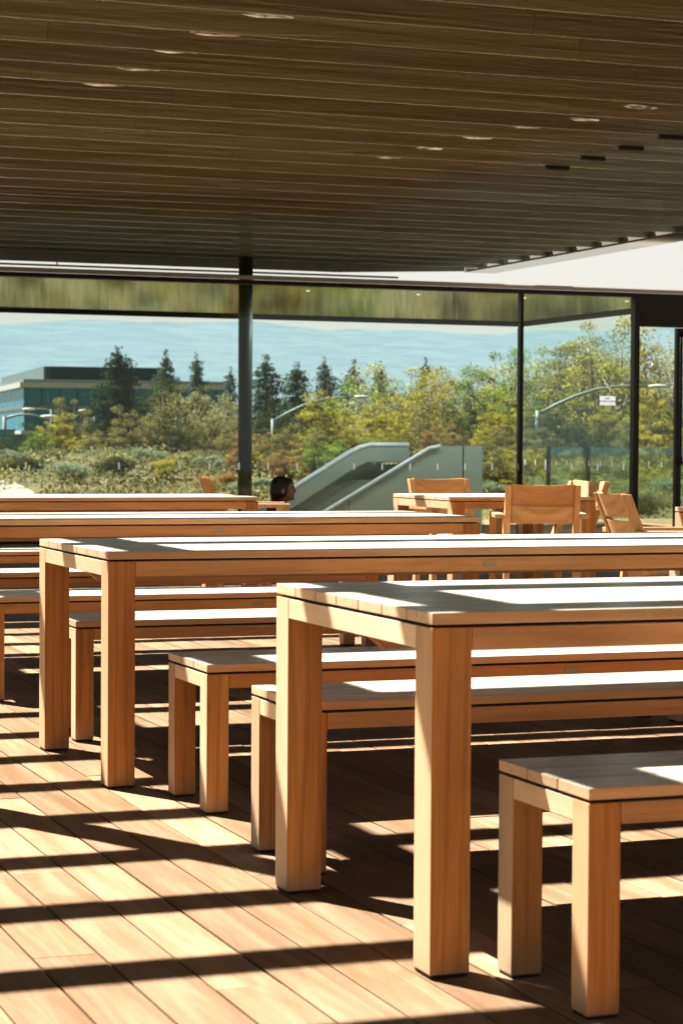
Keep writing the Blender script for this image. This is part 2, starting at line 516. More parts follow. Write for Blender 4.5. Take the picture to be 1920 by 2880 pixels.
# ------------------------------------------------------------------ furniture
def make_frame_furniture(name, L, W, h, leg, ts, gap, apron, n_planks, brace, plate_z):
    """long table or bench: local origin at the floor, middle of its length and width"""
    root = bpy.data.objects.new(name, None); root.empty_display_size = .2; link(root)
    x0, x1, y0, y1 = -L / 2, L / 2, -W / 2, W / 2
    zt = h - ts - gap                       # top of legs and aprons
    mb = MB()
    pw = W / n_planks
    for i in range(n_planks):
        t = random.uniform(.86, 1.06)
        mb.box(x0, x1, y0 + i * pw + (.0021 if i else 0), y0 + (i + 1) * pw - (.0021 if i < n_planks - 1 else 0), h - ts, h, t)
    mb.build('tabletop' if h > .6 else 'seat', M['top'], root, .0022)
    mb = MB()
    mb.box(x0 + .012, x1 - .012, y0 + .012, y1 - .012, zt + .0005, h - ts - .0005)
    mb.build('spacer', M['shadow_gap'], root)
    for sx in (0, 1):
        for sy in (0, 1):
            lx = x0 if sx == 0 else x1 - leg
            ly = y0 if sy == 0 else y1 - leg
            mb = MB(); t = random.uniform(.76, 1.06)
            mb.box(lx, lx + leg, ly, ly + leg, .008, zt, t)
            lo = mb.build('leg', M['wood_z'], root, .0025)
            mb = MB(); mb.box(lx + .003, lx + leg - .003, ly + .003, ly + leg - .003, .0015, .008)
            mb.build('foot', M['foot'], lo)
    th = .026
    for sy in (0, 1):
        ly = y0 + .001 if sy == 0 else y1 - th - .001
        mb = MB(); mb.box(x0 + leg + .0006, x1 - leg - .0006, ly, ly + th, zt - apron, zt - .0008, random.uniform(.92, 1.06))
        mb.build('side_apron', M['wood_x'], root, .0015)
    for sx in (0, 1):
        lx = x0 + .001 if sx == 0 else x1 - th - .001
        mb = MB(); mb.box(lx, lx + th, y0 + leg + .0006, y1 - leg - .0006, zt - apron, zt - .0008, random.uniform(.95, 1.06))
        mb.build('end_apron', M['wood_y'], root, .0015)
    if brace:
        zb = .628
        mb = MB()
        mb.prism([(x0 + th + .002, zt - .002), (x1 - th - .002, zt - .002), (x1 - th - .012, zt - apron), (x1 - .085, zb), (x0 + .085, zb), (x0 + th + .012, zt - apron)], 'y', -.016, .016, .8)
        mb.build('cross_brace', M['wood_x'], root, .001)
        for fx in (-.27, .27):
            mb = MB(); mb.box(fx * L - .02, fx * L + .02, y0 + th + .002, y1 - th - .002, zt - apron + .004, zt - .001, .8)
            mb.build('cross_rail', M['wood_y'], root)
    mb = MB(); mb.box(-.024, .024, y0 - .0012, y0 + .002, plate_z - .0085, plate_z + .0085)
    mb.build('nameplate', M['plate'], root)
    return root

TL, TW, TH = 2.61, .971, .745
BL, BW, BH = 2.36, .404, .44
table0 = make_frame_furniture('dining_table', TL, TW, TH, .088, .0245, .006, .048, 7, True, .689)
bench0 = make_frame_furniture('bench', BL, BW, BH, .068, .0225, .006, .042, 3, False, .389)
square0 = make_frame_furniture('square_table', 1.06, 1.06, TH, .088, .0245, .006, .048, 7, False, .689)

GT = 'long teak tables in parallel rows'
GB = 'teak benches along the long tables'
tables = [(1.705, 4.024, 'long teak table with the tallest thick legs, its top crossed by the broadest sun stripes'),
          (1.698, 6.600, 'long teak table just behind the nearest one, both left legs standing on striped sunlit deck'),
          (1.66, 9.50, 'long teak table whose right end stops in front of the square table'),
          (1.86, 13.47, 'long teak table beside the column, a narrow chair back rising behind its far edge')]
for i, (x, y, lab) in enumerate(tables):
    loc = (x + TL / 2, y + TW / 2, 0)
    if i == 0:
        table0.location = loc; tag(table0, lab, 'table', GT)
    else:
        copy_tree(table0, loc, 0, lab)
benches = [(1.862, 3.6355, 'low teak bench cut by the right and bottom frame edges, front legs lowest in view'),
           (1.808, 5.095, 'teak bench tucked behind the nearest table, seen between its two left legs'),
           (1.851, 6.045, 'teak bench with both left legs visible, standing alone left of the nearest table'),
           (1.857, 7.685, 'teak bench behind the second table, its shaded leg between that table\'s two legs'),
           (1.80, 8.985, 'teak bench with a small dark nameplate, in front of the third table'),
           (1.84, 10.645, 'teak bench behind the third table with a dark shaded front rail'),
           (1.98, 12.80, 'farthest teak bench, in front of the table by the column')]
for i, (x, y, lab) in enumerate(benches):
    loc = (x + BL / 2, y + BW / 2, 0)
    if i == 0:
        bench0.location = loc; tag(bench0, lab, 'bench', GB)
    else:
        copy_tree(bench0, loc, 0, lab)
square0.location = (5.745 + .53, 13.225 + .53, 0)
tag(square0, 'square teak table with armchairs around it near the glass wall', 'table', 'square teak tables')
copy_tree(square0, (6.11 + .53, 9.84 + .53, 0), 0, 'square teak table showing only a sunlit corner at the right frame edge')

# ---- armchair, facing +Y
def make_chair():
    root = bpy.data.objects.new('armchair', None); root.empty_display_size = .2; link(root)
    def beam(mb, a, b, wx, wy, t=1.0):
        a, b = Vector(a), Vector(b)
        vs = []
        for p in (a, b):
            vs.append([mb.bm.verts.new((p.x + sx * wx / 2, p.y + sy * wy / 2, p.z)) for sx, sy in ((-1, -1), (1, -1), (1, 1), (-1, 1))])
        for k in range(4):
            mb.bm.faces.new([vs[0][k], vs[0][(k + 1) % 4], vs[1][(k + 1) % 4], vs[1][k]])
        mb.bm.faces.new(vs[0][::-1]); mb.bm.faces.new(vs[1])
        mb._tone(vs[0] + vs[1], t)
    # seat: slats running front to back, dished
    mb = MB()
    n = 7
    for i in range(n):
        xa = -.235 + i * .47 / n
        mb.box(xa + .002, xa + .47 / n - .002, -.22, .25, .415, .437, random.uniform(.9, 1.06))
    mb.build('seat', M['chair_y'], root, .002)
    for s in (-1, 1):
        mb = MB(); beam(mb, (s * .285, .225, 0.002), (s * .285, .225, .622), .042, .05)
        mb.build('leg', M['chair_z'], root, .003)
        mb = MB()
        # rear leg runs up into the leaning back stile
        beam(mb, (s * .222, -.255, .002), (s * .222, -.20, .42), .038, .052)
        beam(mb, (s * .222, -.20, .4205), (s * .222, -.36, .838), .038, .052)
        mb.build('back_stile', M['chair_z'], root, .003)
        mb = MB(); mb.box(s * .275 - .03, s * .275 + .03, -.31, .26, .6225, .65)
        mb.build('armrest', M['chair_y'], root, .004)
        mb = MB(); mb.box(s * .26 - .011, s * .26 + .011, -.19, .198, .365, .413)
        mb.build('side_rail', M['chair_y'], root, .002)
    for y in (-.19, .225):
        mb = MB(); mb.box(-.249 if y < 0 else -.262, .249 if y < 0 else .262, y - .012, y + .012, .367, .412)
        mb.build('seat_rail', M['chair_x'], root, .002)
    # two wide curved back slats set between and over the stiles
    for z0, z1 in ((.588, .697), (.718, .845)):
        mb = MB()
        K = 12
        rows = []
        for i in range(K + 1):
            u = -1 + 2 * i / K
            bow = -.035 * (1 - u * u)
            sag = -.010 * (1 - u * u) if z1 > .8 else 0.0
            x = u * .203
            cs = []
            for (z, dy) in ((z0, .012), (z0, -.014), (z1 + sag, -.014), (z1 + sag, .012)):
                y = -.20 - (z - .42) * .383 + bow + dy
                cs.append(mb.bm.verts.new((x, y, z)))
            rows.append(cs)
        for a, b in zip(rows, rows[1:]):
            for k in range(4):
                f = mb.bm.faces.new([a[k], a[(k + 1) % 4], b[(k + 1) % 4], b[k]])
        mb.bm.faces.new(rows[0]); mb.bm.faces.new(rows[-1][::-1])
        for r in rows: mb._tone(r, 1.0)
        mb.build('back_slat', M['chair_x'], root, .002)
    return root
chair0 = make_chair()
GC = 'teak armchairs on the terrace'
chairs = [((6.215, 12.90, 0), R(-21), 'teak armchair with its broad two-slat back to the viewer at the square table'),
          ((6.37, 14.58, 0), R(180), 'teak armchair beyond the square table, only its pale curved back showing'),
          ((6.74, 13.87, 0), R(95), 'teak armchair at the right side of the square table, turned sideways'),
          ((5.71, 10.17, 0), R(-99), 'teak armchair leaning left, seen from its side, facing the table at the right edge'),
          ((5.10, 15.5, 0), R(-105), 'teak armchair behind the far long table beside the person, seen edge-on')]
for i, (loc, rz, lab) in enumerate(chairs):
    if i == 0:
        chair0.location = loc; chair0.rotation_euler = (0, 0, rz); tag(chair0, lab, 'chair', GC)
    else:
        copy_tree(chair0, loc, rz, lab)

# ------------------------------------------------------------------ slatted roof over the terrace
def build_roof():
    root = thing('slatted_roof', 'dark wooden slatted roof spanning the terrace above the tables', 'roof', (0, 0, 0))
    mb = MB()
    pitch = .605
    y = 6.326 - 22 * pitch
    ys = []
    while y < 24.95:
        ys.append(y)
        x = -9 - random.uniform(0, 3); row = random.uniform(.82, 1.1)
        while x < 10.9:          # each slat is a row of butted lengths
            x1 = min(x + random.uniform(3.2, 5.2), 10.995)
            if 10.995 - x1 < 1: x1 = 10.995
            mb.box(x, x1 - .002, y - .016, y + .016, 3.28 + random.uniform(-.002, .002), 3.53, row * random.uniform(.88, 1.1))
            x = x1
        y += pitch
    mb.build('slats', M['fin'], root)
    # pale lens shaped plates that paint sun glints on the slat faces, two rows
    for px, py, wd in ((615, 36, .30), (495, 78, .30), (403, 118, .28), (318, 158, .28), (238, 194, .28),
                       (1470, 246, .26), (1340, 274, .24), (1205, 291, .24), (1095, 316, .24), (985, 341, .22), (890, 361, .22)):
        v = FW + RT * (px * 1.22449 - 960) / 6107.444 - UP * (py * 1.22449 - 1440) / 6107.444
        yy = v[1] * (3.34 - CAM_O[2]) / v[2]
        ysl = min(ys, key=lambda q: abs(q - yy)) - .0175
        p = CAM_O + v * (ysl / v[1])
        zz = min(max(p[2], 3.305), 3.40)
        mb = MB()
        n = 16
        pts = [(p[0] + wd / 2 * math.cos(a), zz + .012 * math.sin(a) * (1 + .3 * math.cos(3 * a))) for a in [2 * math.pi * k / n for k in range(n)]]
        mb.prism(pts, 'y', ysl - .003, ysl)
        mb.build('slat_glint', M['glint'], root)
    mb = MB()
    mb.box(-9, 10.45, 18.2, 25.0, 3.762, 3.80)
    mb.box(7.7, 10.45, -7.2, 18.198, 3.76, 3.80)  # ends short of the edge beam: slot added so sun reaches its face
    mb.build('roof_panel', M['slab'], root)
    mb = MB()
    mb.box(.93, 1.08, -7.2, 18.198, 3.532, 3.75)
    mb.build('cross_beam', M['slab'], root)
    mb = MB()
    mb.box(11.0, 11.35, -7.2, 25.0, 3.286, 3.758)
    mb.build('edge_beam', M['beige'], root)
    mb = MB()
    mb.box(10.998, 11.40, -7.2, 25.02, 3.262, 3.284)
    mb.build('edge_trim', M['soffit'], root)
    mb = MB()
    mb.box(-9, 10.1, 24.985, 25.01, 3.155, 3.179)
    mb.build('edge_rod', M['slab'], root)
    mb = MB(); mb.prism([(-9, 3.205), (9.3, 3.205), (10.99, 3.274), (10.99, 3.759), (-9, 3.759)], 'y', 24.985, 25.0); mb.build('end_fascia', M['slab'], root)
    mb = MB()
    for k in range(8): mb.box(-8 + k * 2.3, -7.985 + k * 2.3, 24.99, 25.005, 3.1795, 3.2045)
    mb.build('rod_hangers', M['slab'], root)
    for k in range(12, 16):
        yb = 6.326 + k * pitch
        mb = MB(); mb.box(7.46, 7.65, yb - .03, yb + .03, 3.252, 3.279)
        mb.build('bracket', M['black'], root)
build_roof()

for (x, y, lab) in ((7.83, 24.1, 'dark grey round steel column standing behind the glass wall'),
                    (1.0, 6.8, 'dark grey round steel column left of the tables under the open slats')):
    mb = MB(); mb.tube([(0, 0, .012), (0, 0, 3.27)], .083, 32)
    o = mb.build('column', M['column']); o.location = (x, y, 0)
    tag(o, lab, 'column')
    mb = MB(); mb.tube([(0, 0, .001), (0, 0, .012)], .14, 32)
    mb.build('base_plate', M['black'], o)

# ------------------------------------------------------------------ glass wall and lobby
GY = 23.2
def build_glass():
    root = thing('glass_wall', 'wide clear glass wall under a black head frame at the end of the terrace', 'glass wall', (0, GY, 0))
    mb = MB(); mb.box(-4, 12.40, -.06, .06, 2.882, 2.93); mb.build('head_frame', M['black'], root)
    mb = MB(); mb.prism([(-.065, 2.932), (.3, 2.962), (.3, 2.975), (-.02, 2.986), (-.065, 2.975)], 'x', -4, 18); mb.build('fascia', M['fascia'], root)
    mb = MB(); mb.box(-4, 12.40, -.03, .03, .001, .03); mb.build('sill_frame', M['black'], root)
    mb = MB(); mb.box(10.908, 10.953, -.03, .03, .03, 2.88); mb.build('mullion', M['black'], root)
    mb = MB(); mb.box(12.405, 12.475, -.05, .05, .0, 2.534); mb.build('post', M['black'], root)
    mb = MB(); mb.box(12.405, 18, -.055, .055, 2.535, 2.93); mb.build('door_header', M['black'], root)
    xs = [-4, -.9, 2.2, 5.3, 8.1, 10.905, 12.40]
    for a, b in zip(xs, xs[1:]):
        mb = MB(); mb.box(a + .003, b - .003, -.006, .006, .03, 2.88); p = mb.build('pane', M['glass'], root)
        k0 = math.ceil((a - 5.05) / .345); 
        mk = MB(); n = 0
        while 5.05 + k0 * .345 < b - .02:
            x = 5.05 + k0 * .345
            mk.box(x - .010, x + .010, -.0085, -.0066, .81, .885); k0 += 1; n += 1
        if n: mk.build('markers', M['tick'], p)
    mb = MB(); mb.box(-4, 13.75, .31, 6.0, 2.90, 2.96); s = mb.build('soffit', M['soffit'], root)
    mb = MB(); mb.box(-4, 13.75, 6.003, 6.09, 2.862, 2.965); mb.build('far_frame', M['black'], root)
    # small downlights in the soffit; their area lamps are added to brighten the stair
    for x in (8.6, 10.0, 11.4, 12.8):
        mb = MB(); mb.tube([(x, .9, 2.893), (x, .9, 2.899)], .022, 16); mb.build('downlight', M['downlight'], root)
        ld = bpy.data.lights.new('stair_fill_lamp', 'AREA'); ld.shape = 'DISK'; ld.size = .09; ld.energy = 5; ld.color = (.95, 1, .97)
        lo = link(bpy.data.objects.new('stair_fill_lamp', ld)); lo.location = (x, .9, 2.888); lo.parent = root
    # side return
    root2 = thing('glass_side_wall', 'glass side wall running back to the dark corner post right of the stair', 'glass wall', (13.75, GY, 0))
    mb = MB(); mb.box(.003, .08, .07, 6.09, 2.862, 2.965); mb.build('head_frame', M['black'], root2)
    mb = MB(); mb.box(-.025, .022, 6.0, 6.05, .0, 2.844); mb.build('corner_post', M['black'], root2)
    for a, b in ((.07, 3.0), (3.006, 5.998)):
        mb = MB(); mb.box(-.006, .006, a, b, .03, 2.844); p = mb.build('pane', M['side_glass'], root2)
        mk = MB(); y = 1.0
        while y < 6.0:
            if a < y < b: mk.box(-.0085, -.0066, y - .01, y + .01, .825, .90)
            y += .342
        mk.build('markers', M['tick'], p)
    root3 = thing('glass_balustrade', 'low green glass balustrade with black posts beyond the side glass wall', 'balustrade', (14.3, GY, 0))
    for y in (4.86, 6.15):
        mb = MB(); mb.box(-.03, .03, y - .02, y + .02, .0, 1.09); mb.build('post', M['black'], root3)
    for a, b in ((.2, 4.82), (4.9, 6.11)):
        mb = MB(); mb.box(-.006, .006, a, b, .06, 1.08); mb.build('pane', M['green_glass'], root3)
    # door
    d = thing('glass_door', 'glass door with black frame and long pull handle at the right frame edge', 'door', (13.0, GY, 0))
    mb = MB(); mb.box(-.012, .062, -.03, .03, .01, 2.525); mb.build('stile', M['black'], d)
    mb = MB(); mb.box(.062, 1.0, -.03, .03, 2.42, 2.524); mb.box(.062, 1.0, -.03, .03, .01, .12); mb.build('rail', M['black'], d)
    mb = MB(); mb.box(.062, 1.0, -.006, .006, .12, 2.42); mb.build('pane', M['door_glass'], d)
    mb = MB()
    pts = [(.14, -.032, 2.44), (.06, -.10, 2.44), (.012, -.10, 2.41), (.012, -.10, 1.0), (.025, -.10, .92), (.06, -.10, .885), (.14, -.032, .885)]
    mb.tube(pts, .018, 10); mb.build('handle', M['black'], d)
M['fascia'] = plain('brown_fascia', (.30, .27, .23), .3, .5, .2)
build_glass()

# ---- exit sign on the glass, stair symbol
def text_mesh(body, size):
    cu = bpy.data.curves.new('lettering', 'FONT')
    cu.body = body; cu.size = size; cu.align_x = 'CENTER'; cu.align_y = 'CENTER'; cu.extrude = .0004
    cu.offset = .0006
    o = bpy.data.objects.new('tmp', cu); link(o)
    bpy.context.view_layer.update()
    me = bpy.data.meshes.new_from_object(o.evaluated_get(bpy.context.evaluated_depsgraph_get()))
    bpy.data.objects.remove(o)
    return me
sg = thing('exit_sign', 'small white sign reading EXIT STAIR DOWN stuck on the glass wall', 'sign', (12.068, GY - .012, 1.64))
mb = MB(); mb.box(-.106, .106, -.0035, -.0025, -.054, .054); mb.build('plate', M['white'], sg)
mb = MB(); mb.box(-.122, -.1065, -.004, .0, -.05, .052); mb.build('edge_strip', M['black'], sg)
for body, z, sz in (('EXIT', .026, .034), ('STAIR DOWN', -.010, .034)):
    me = text_mesh(body, sz)
    o = mesh_obj('lettering', me, M['ink'], sg)
    o.rotation_euler = (R(90), 0, 0); o.location = (0, -.0052, z)
mb = MB()
zz = [(12.0, 1.884), (12.035, 1.884), (12.035, 1.838), (12.07, 1.838), (12.07, 1.792), (12.105, 1.792), (12.105, 1.745)]
for (xa, za), (xb, zb) in zip(zz, zz[1:]):
    if za == zb: mb.box(xa + .006, xb - .006, -.002, .0, za - .006, za + .006)
    else: mb.box(xa - .006, xa + .006, -.002, .0, zb - .006, za + .006)
o = mb.build('stair_symbol', M['tick']); o.location = (0, GY - .0075, 0)
tag(o, 'thin white zigzag stair symbol on the glass above the exit sign', 'symbol')

# ---- stair balustrades inside the lobby
def build_stair():
    f = thing('stair_balustrade', 'thick grey curved stair balustrade with bright top rail, left of the near one', 'balustrade', (0, 25.45, 0), 0, 'stair balustrades')
    top = [(8.1, .10), (8.884, .567), (9.596, .991), (9.75, 1.062), (9.88, 1.092), (10.40, 1.094)]
    bot = [(10.40, .883), (9.83, .878), (9.66, .794), (8.886, .328), (8.1, -.14)]
    mb = MB(); mb.prism(top + bot, 'y', -.12, .12); mb.build('parapet', M['stone'], f, .01)
    mb = MB()
    lo = [(8.1, .02), (8.886, .30), (9.66, .772), (9.83, .852), (10.40, .857)]
    mb.prism([(8.1, -.02), (8.886, .30), (9.66, .772), (9.83, .852), (10.45, .857), (10.45, 0), (8.1, 0)][1:], 'y', .02, .10); mb.build('wall', M['stone'], f)
    mb = MB(); mb.tube([(x, -.10, z + .004) for x, z in top], .034, 10); mb.build('top_rail', M['steel'], f)
    g = thing('stair_balustrade', 'flat grey stair balustrade with a slim blue handrail, behind the square table', 'balustrade', (0, 25.0, 0), 0, 'stair balustrades')
    top = [(8.95, .16), (9.164, .29), (10.387, .987), (10.514, 1.058), (10.66, 1.086), (11.243, 1.088)]
    mb = MB(); mb.prism(top + [(11.243, .002), (8.95, .002)], 'y', -.03, .05); mb.build('parapet', M['stone'], g)
    mb = MB(); mb.tube([(x, -.045, z) for x, z in top[:5]], .026, 10); mb.build('handrail', M['steel'], g)
    mb = MB()
    mb.box(10.975, 10.99, -.0325, -.029, .01, 1.08); mb.box(9.455, 9.463, -.0325, -.029, .01, .43)
    mb.build('panel_joint', M['black'], g)
    mb = MB(); mb.box(11.246, 11.275, -.03, .05, .002, 1.09); mb.build('end_glass', M['green_glass'], g)
build_stair()

# ------------------------------------------------------------------ person sitting on the deck
def build_person():
    root_loc = Vector((6.05, 17.6, 0)); rz = math.atan2(-.351, .936) - math.pi / 2 + R(6)   # local +Y = facing
    def skin(verts, edges, radii, sub=2):
        me = bpy.data.meshes.new('tmp'); me.from_pydata(verts, edges, [])
        o = bpy.data.objects.new('tmp', me); link(o)
        md = o.modifiers.new('s', 'SKIN'); md.use_smooth_shade = True
        for i, r in enumerate(radii):
            r = r if hasattr(r, '__len__') else (r, r)
            me.skin_vertices[0].data[i].radius = r
        me.skin_vertices[0].data[0].use_root = True
        sb = o.modifiers.new('d', 'SUBSURF'); sb.levels = sub; sb.render_levels = sub
        bpy.context.view_layer.update()
        r = bpy.data.meshes.new_from_object(o.evaluated_get(bpy.context.evaluated_depsgraph_get()))
        bpy.data.objects.remove(o)
        return r
    V, E, Rr = [], [], []
    def add(p, r, parent=None):
        V.append(p); Rr.append(r)
        if parent is not None: E.append((parent, len(V) - 1))
        return len(V) - 1
    pel = add((0, -.02, .10), (.15, .11)); waist = add((0, -.035, .26), (.125, .09), pel)
    chest = add((0, -.04, .46), (.145, .10), waist); sho = add((0, -.035, .562), (.115, .07), chest)
    nk = add((0, -.014, .615), .048, sho); nk2 = add((0, .005, .645), .046, nk)
    for s in (-1, 1):
        hp = add((s * .10, .02, .10), (.085, .085), pel)
        kn = add((s * .36, .27, .16), .06, hp); an = add((s * -.02 + s * .10, .36 + .06 * s, .06), .04, kn)
        add((s * -.10, .38 + .06 * s, .045), (.035, .03), an)
        sh = add((s * .165, -.035, .555), .052, sho)
        el = add((s * .24, .05, .29), .040, sh); wr = add((s * .13, .25, .20), .028, el)
        pm = add((s * .10, .31, .185), (.036, .018), wr)
        for k in range(4):
            a = (s * (.115 - k * .018), .345, .18); b = (s * (.108 - k * .018), .372 + .008 * (k in (1, 2)), .168)
            i = add(a, .0095, pm); i = add(b, .0085, i); add((b[0], b[1] + .016, b[2] - .016), .0075, i)
        th = add((s * .128, .29, .195), .011, wr); add((s * .142, .325, .192), .0095, th)
    body = skin(V, E, Rr)
    # join with the head, then make one continuous surface
    bm = bmesh.new(); bm.from_mesh(body)
    def ell(c, r, rot=0):
        Mx = Matrix.Translation(c) @ Matrix.Rotation(rot, 4, 'X') @ Matrix.Diagonal((*r, 1))
        bmesh.ops.create_icosphere(bm, subdivisions=3, radius=1, matrix=Mx)
    ell((0, .015, .725), (.073, .092, .09)); ell((0, .052, .67), (.055, .055, .068), R(-8)); ell((0, .088, .628), (.026, .024, .02))
    ell((0, .112, .690), (.011, .020, .013)); ell((0, .104, .708), (.009, .012, .024)); ell((0, .101, .656), (.022, .011, .009))
    ell((0, .096, .735), (.048, .012, .012))
    for s in (-1, 1): ell((s * .076, .005, .69), (.012, .02, .03))
    me = bpy.data.meshes.new('person'); bm.to_mesh(me); bm.free()
    o = mesh_obj('person', me)
    md = o.modifiers.new('r', 'REMESH'); md.mode = 'VOXEL'; md.voxel_size = .0075; md.use_smooth_shade = True
    ms = o.modifiers.new('s', 'SMOOTH'); ms.iterations = 3; ms.factor = .5
    bpy.context.view_layer.update()
    me2 = bpy.data.meshes.new_from_object(o.evaluated_get(bpy.context.evaluated_depsgraph_get()))
    o.modifiers.clear(); o.data = me2
    me2.materials.clear(); me2.materials.append(plain('skin', (.30, .17, .11), .5, .3, 0, .06, 20))
    o.location = root_loc; o.rotation_euler = (0, 0, rz)
    for s in (-1, 1):
        mb = MB(); mb.ball((s * .030, .0935, .722), .0115, 2); mb.build('eye', plain('dark_eye', (.03, .02, .015), .2, .5, 0, .2, 60), o)
    tag(o, 'person with dark bobbed hair and dark red top sitting in profile, facing right', 'person')
    def remesh_part(name, fill, mat, vox=.008):
        b2 = bmesh.new(); fill(b2)
        m3 = bpy.data.meshes.new(name); b2.to_mesh(m3); b2.free()
        q = mesh_obj(name, m3); md = q.modifiers.new('r', 'REMESH'); md.mode = 'VOXEL'; md.voxel_size = vox; md.use_smooth_shade = True
        s4 = q.modifiers.new('s', 'SMOOTH'); s4.iterations = 2
        bpy.context.view_layer.update()
        m4 = bpy.data.meshes.new_from_object(q.evaluated_get(bpy.context.evaluated_depsgraph_get()))
        q.modifiers.clear(); q.data = m4; m4.materials.append(mat); q.parent = o
        return q
    def hair(b2):
        def e(c, r, rot=0):
            bmesh.ops.create_icosphere(b2, subdivisions=3, radius=1, matrix=Matrix.Translation(c) @ Matrix.Rotation(rot, 4, 'X') @ Matrix.Diagonal((*r, 1)))
        e((0, -.004, .740), (.083, .098, .083)); e((0, -.035, .69), (.082, .070, .085)); e((0, -.055, .64), (.062, .042, .05))
        for s in (-1, 1): e((s * .066, .0, .695), (.018, .046, .062))
        e((0, .076, .778), (.055, .022, .026), R(35))
    hm = plain('dark_hair', (.010, .009, .009), .45, .4, 0, .3, 60)
    remesh_part('hair', hair, hm)
    V2 = [(0, -.02, .08), (0, -.035, .26), (0, -.04, .46), (0, -.035, .572), (0, -.022, .618)]
    R2 = [(.162, .122), (.14, .105), (.16, .115), (.13, .082), (.062, .060)]
    E2 = [(0, 1), (1, 2), (2, 3), (3, 4)]
    for s in (-1, 1):
        i = len(V2); V2 += [(s * .168, -.035, .56), (s * .242, .048, .29), (s * .16, .2, .215)]; R2 += [.066, .053, .042]
        E2 += [(3, i), (i, i + 1), (i + 1, i + 2)]
    sm = skin(V2, E2, R2)
    sh = mesh_obj('shirt', sm, plain('dark_red_cloth', (.16, .012, .016), .85, .1, 0, .2, 30), o)
    V3 = [(0, -.02, .10), (.11, .02, .10), (.355, .265, .16), (.09, .40, .065), (-.11, .02, .10), (-.355, .265, .16), (-.09, .32, .065)]
    sm = skin(V3, [(0, 1), (1, 2), (2, 3), (0, 4), (4, 5), (5, 6)], [(.165, .10), .097, .073, .052, .097, .073, .052])
    mesh_obj('trousers', sm, plain('dark_trousers', (.03, .035, .05), .85, .1, 0, .2, 30), o)
build_person()

# ------------------------------------------------------------------ landscape
def terr(x, y):
    def lerp(a, b, t): t = min(1, max(0, t)); return a + (b - a) * t * t * (3 - 2 * t)
    if y < 32: z = -.7
    elif y < 62: z = lerp(-.7, .42, (y - 32) / 30)
    elif y < 80: z = lerp(.42, .1, (y - 62) / 18)
    elif y < 110: z = lerp(.1, -2.5, (y - 80) / 30)
    elif y < 180: z = lerp(-2.5, -4.5, (y - 110) / 70)
    else: z = -4.5
    if 30 < y < 400:
        z += .10 * math.sin(x * .31 + y * .17) + .07 * math.sin(x * .83 - y * .41)
    return z

def ground_mat():
    m, nt, out = new_mat('dry_meadow_ground')
    b = principled(nt, out, .9, .1)
    tc = nt.nodes.new('ShaderNodeTexCoord')
    a = noise(nt, tc.outputs['Object'], .35, 6, .65)
    f = noise(nt, tc.outputs['Object'], 4.0, 6, .7)
    c1 = ramp(nt, [(.32, (.05, .06, .025)), (.5, (.12, .11, .055)), (.68, (.20, .16, .095))], a).outputs[0]
    c2 = ramp(nt, [(.3, (.5, .5, .5)), (.7, (1.25, 1.2, 1.1))], f).outputs[0]
    nt.links.new(mixc(nt, c1, c2, 1.0, 'MULTIPLY'), b.inputs['Base Color'])
    return m
M['ground'] = ground_mat()
def build_ground():
    ys = [-400, -100, -40, -12, 0, 20, 29.5, 31, 32] + list(np.arange(34, 120, 2.0)) + list(np.arange(124, 240, 8.0)) + [280, 340, 450, 700, 1100, 1700, 2600]
    xs = [-1500, -700, -300, -120, -60, -30, -14] + list(np.arange(-8, 80, 2.0)) + [84, 92, 105, 125, 160, 240, 400, 700, 1300, 2200]
    vs = [(x, y, (terr(x, y) if y > 29 else -4.6) if not (28 < y < 30) else -4.6) for y in ys for x in xs]
    nx = len(xs)
    fs = [(j * nx + i, j * nx + i + 1, (j + 1) * nx + i + 1, (j + 1) * nx + i) for j in range(len(ys) - 1) for i in range(nx - 1)]
    me = bpy.data.meshes.new('ground'); me.from_pydata(vs, [], fs); me.update()
    for p in me.polygons: p.use_smooth = True
    tag(mesh_obj('ground', me, M['ground']), kind='structure')
    # pale gravel path across the meadow
    pm = plain('pale_gravel', (.26, .245, .215), .9, .1, 0, .15, 5)
    vs, fs = [], []
    cl = [(6.2, 36), (8.0, 40.5), (8.9, 43.0), (9.6, 45.5), (10.3, 49), (10.6, 53)]
    for k, (x, y) in enumerate(cl):
        x2, y2 = cl[min(k + 1, len(cl) - 1)]; x1, y1 = cl[max(0, k - 1)]
        d = Vector((x2 - x1, y2 - y1)).normalized(); n = Vector((-d.y, d.x)) * .55
        for s in (-1, -.33, .33, 1):
            px, py = x + n.x * s, y + n.y * s
            vs.append((px, py, terr(px, py) + .03))
    for k in range(len(cl) - 1):
        for i in range(3):
            fs.append((k * 4 + i, k * 4 + i + 1, k * 4 + 5 + i, k * 4 + 4 + i))
    me = bpy.data.meshes.new('path'); me.from_pydata(vs, [], fs); me.update()
    tag(mesh_obj('path', me, pm), kind='structure')
build_ground()

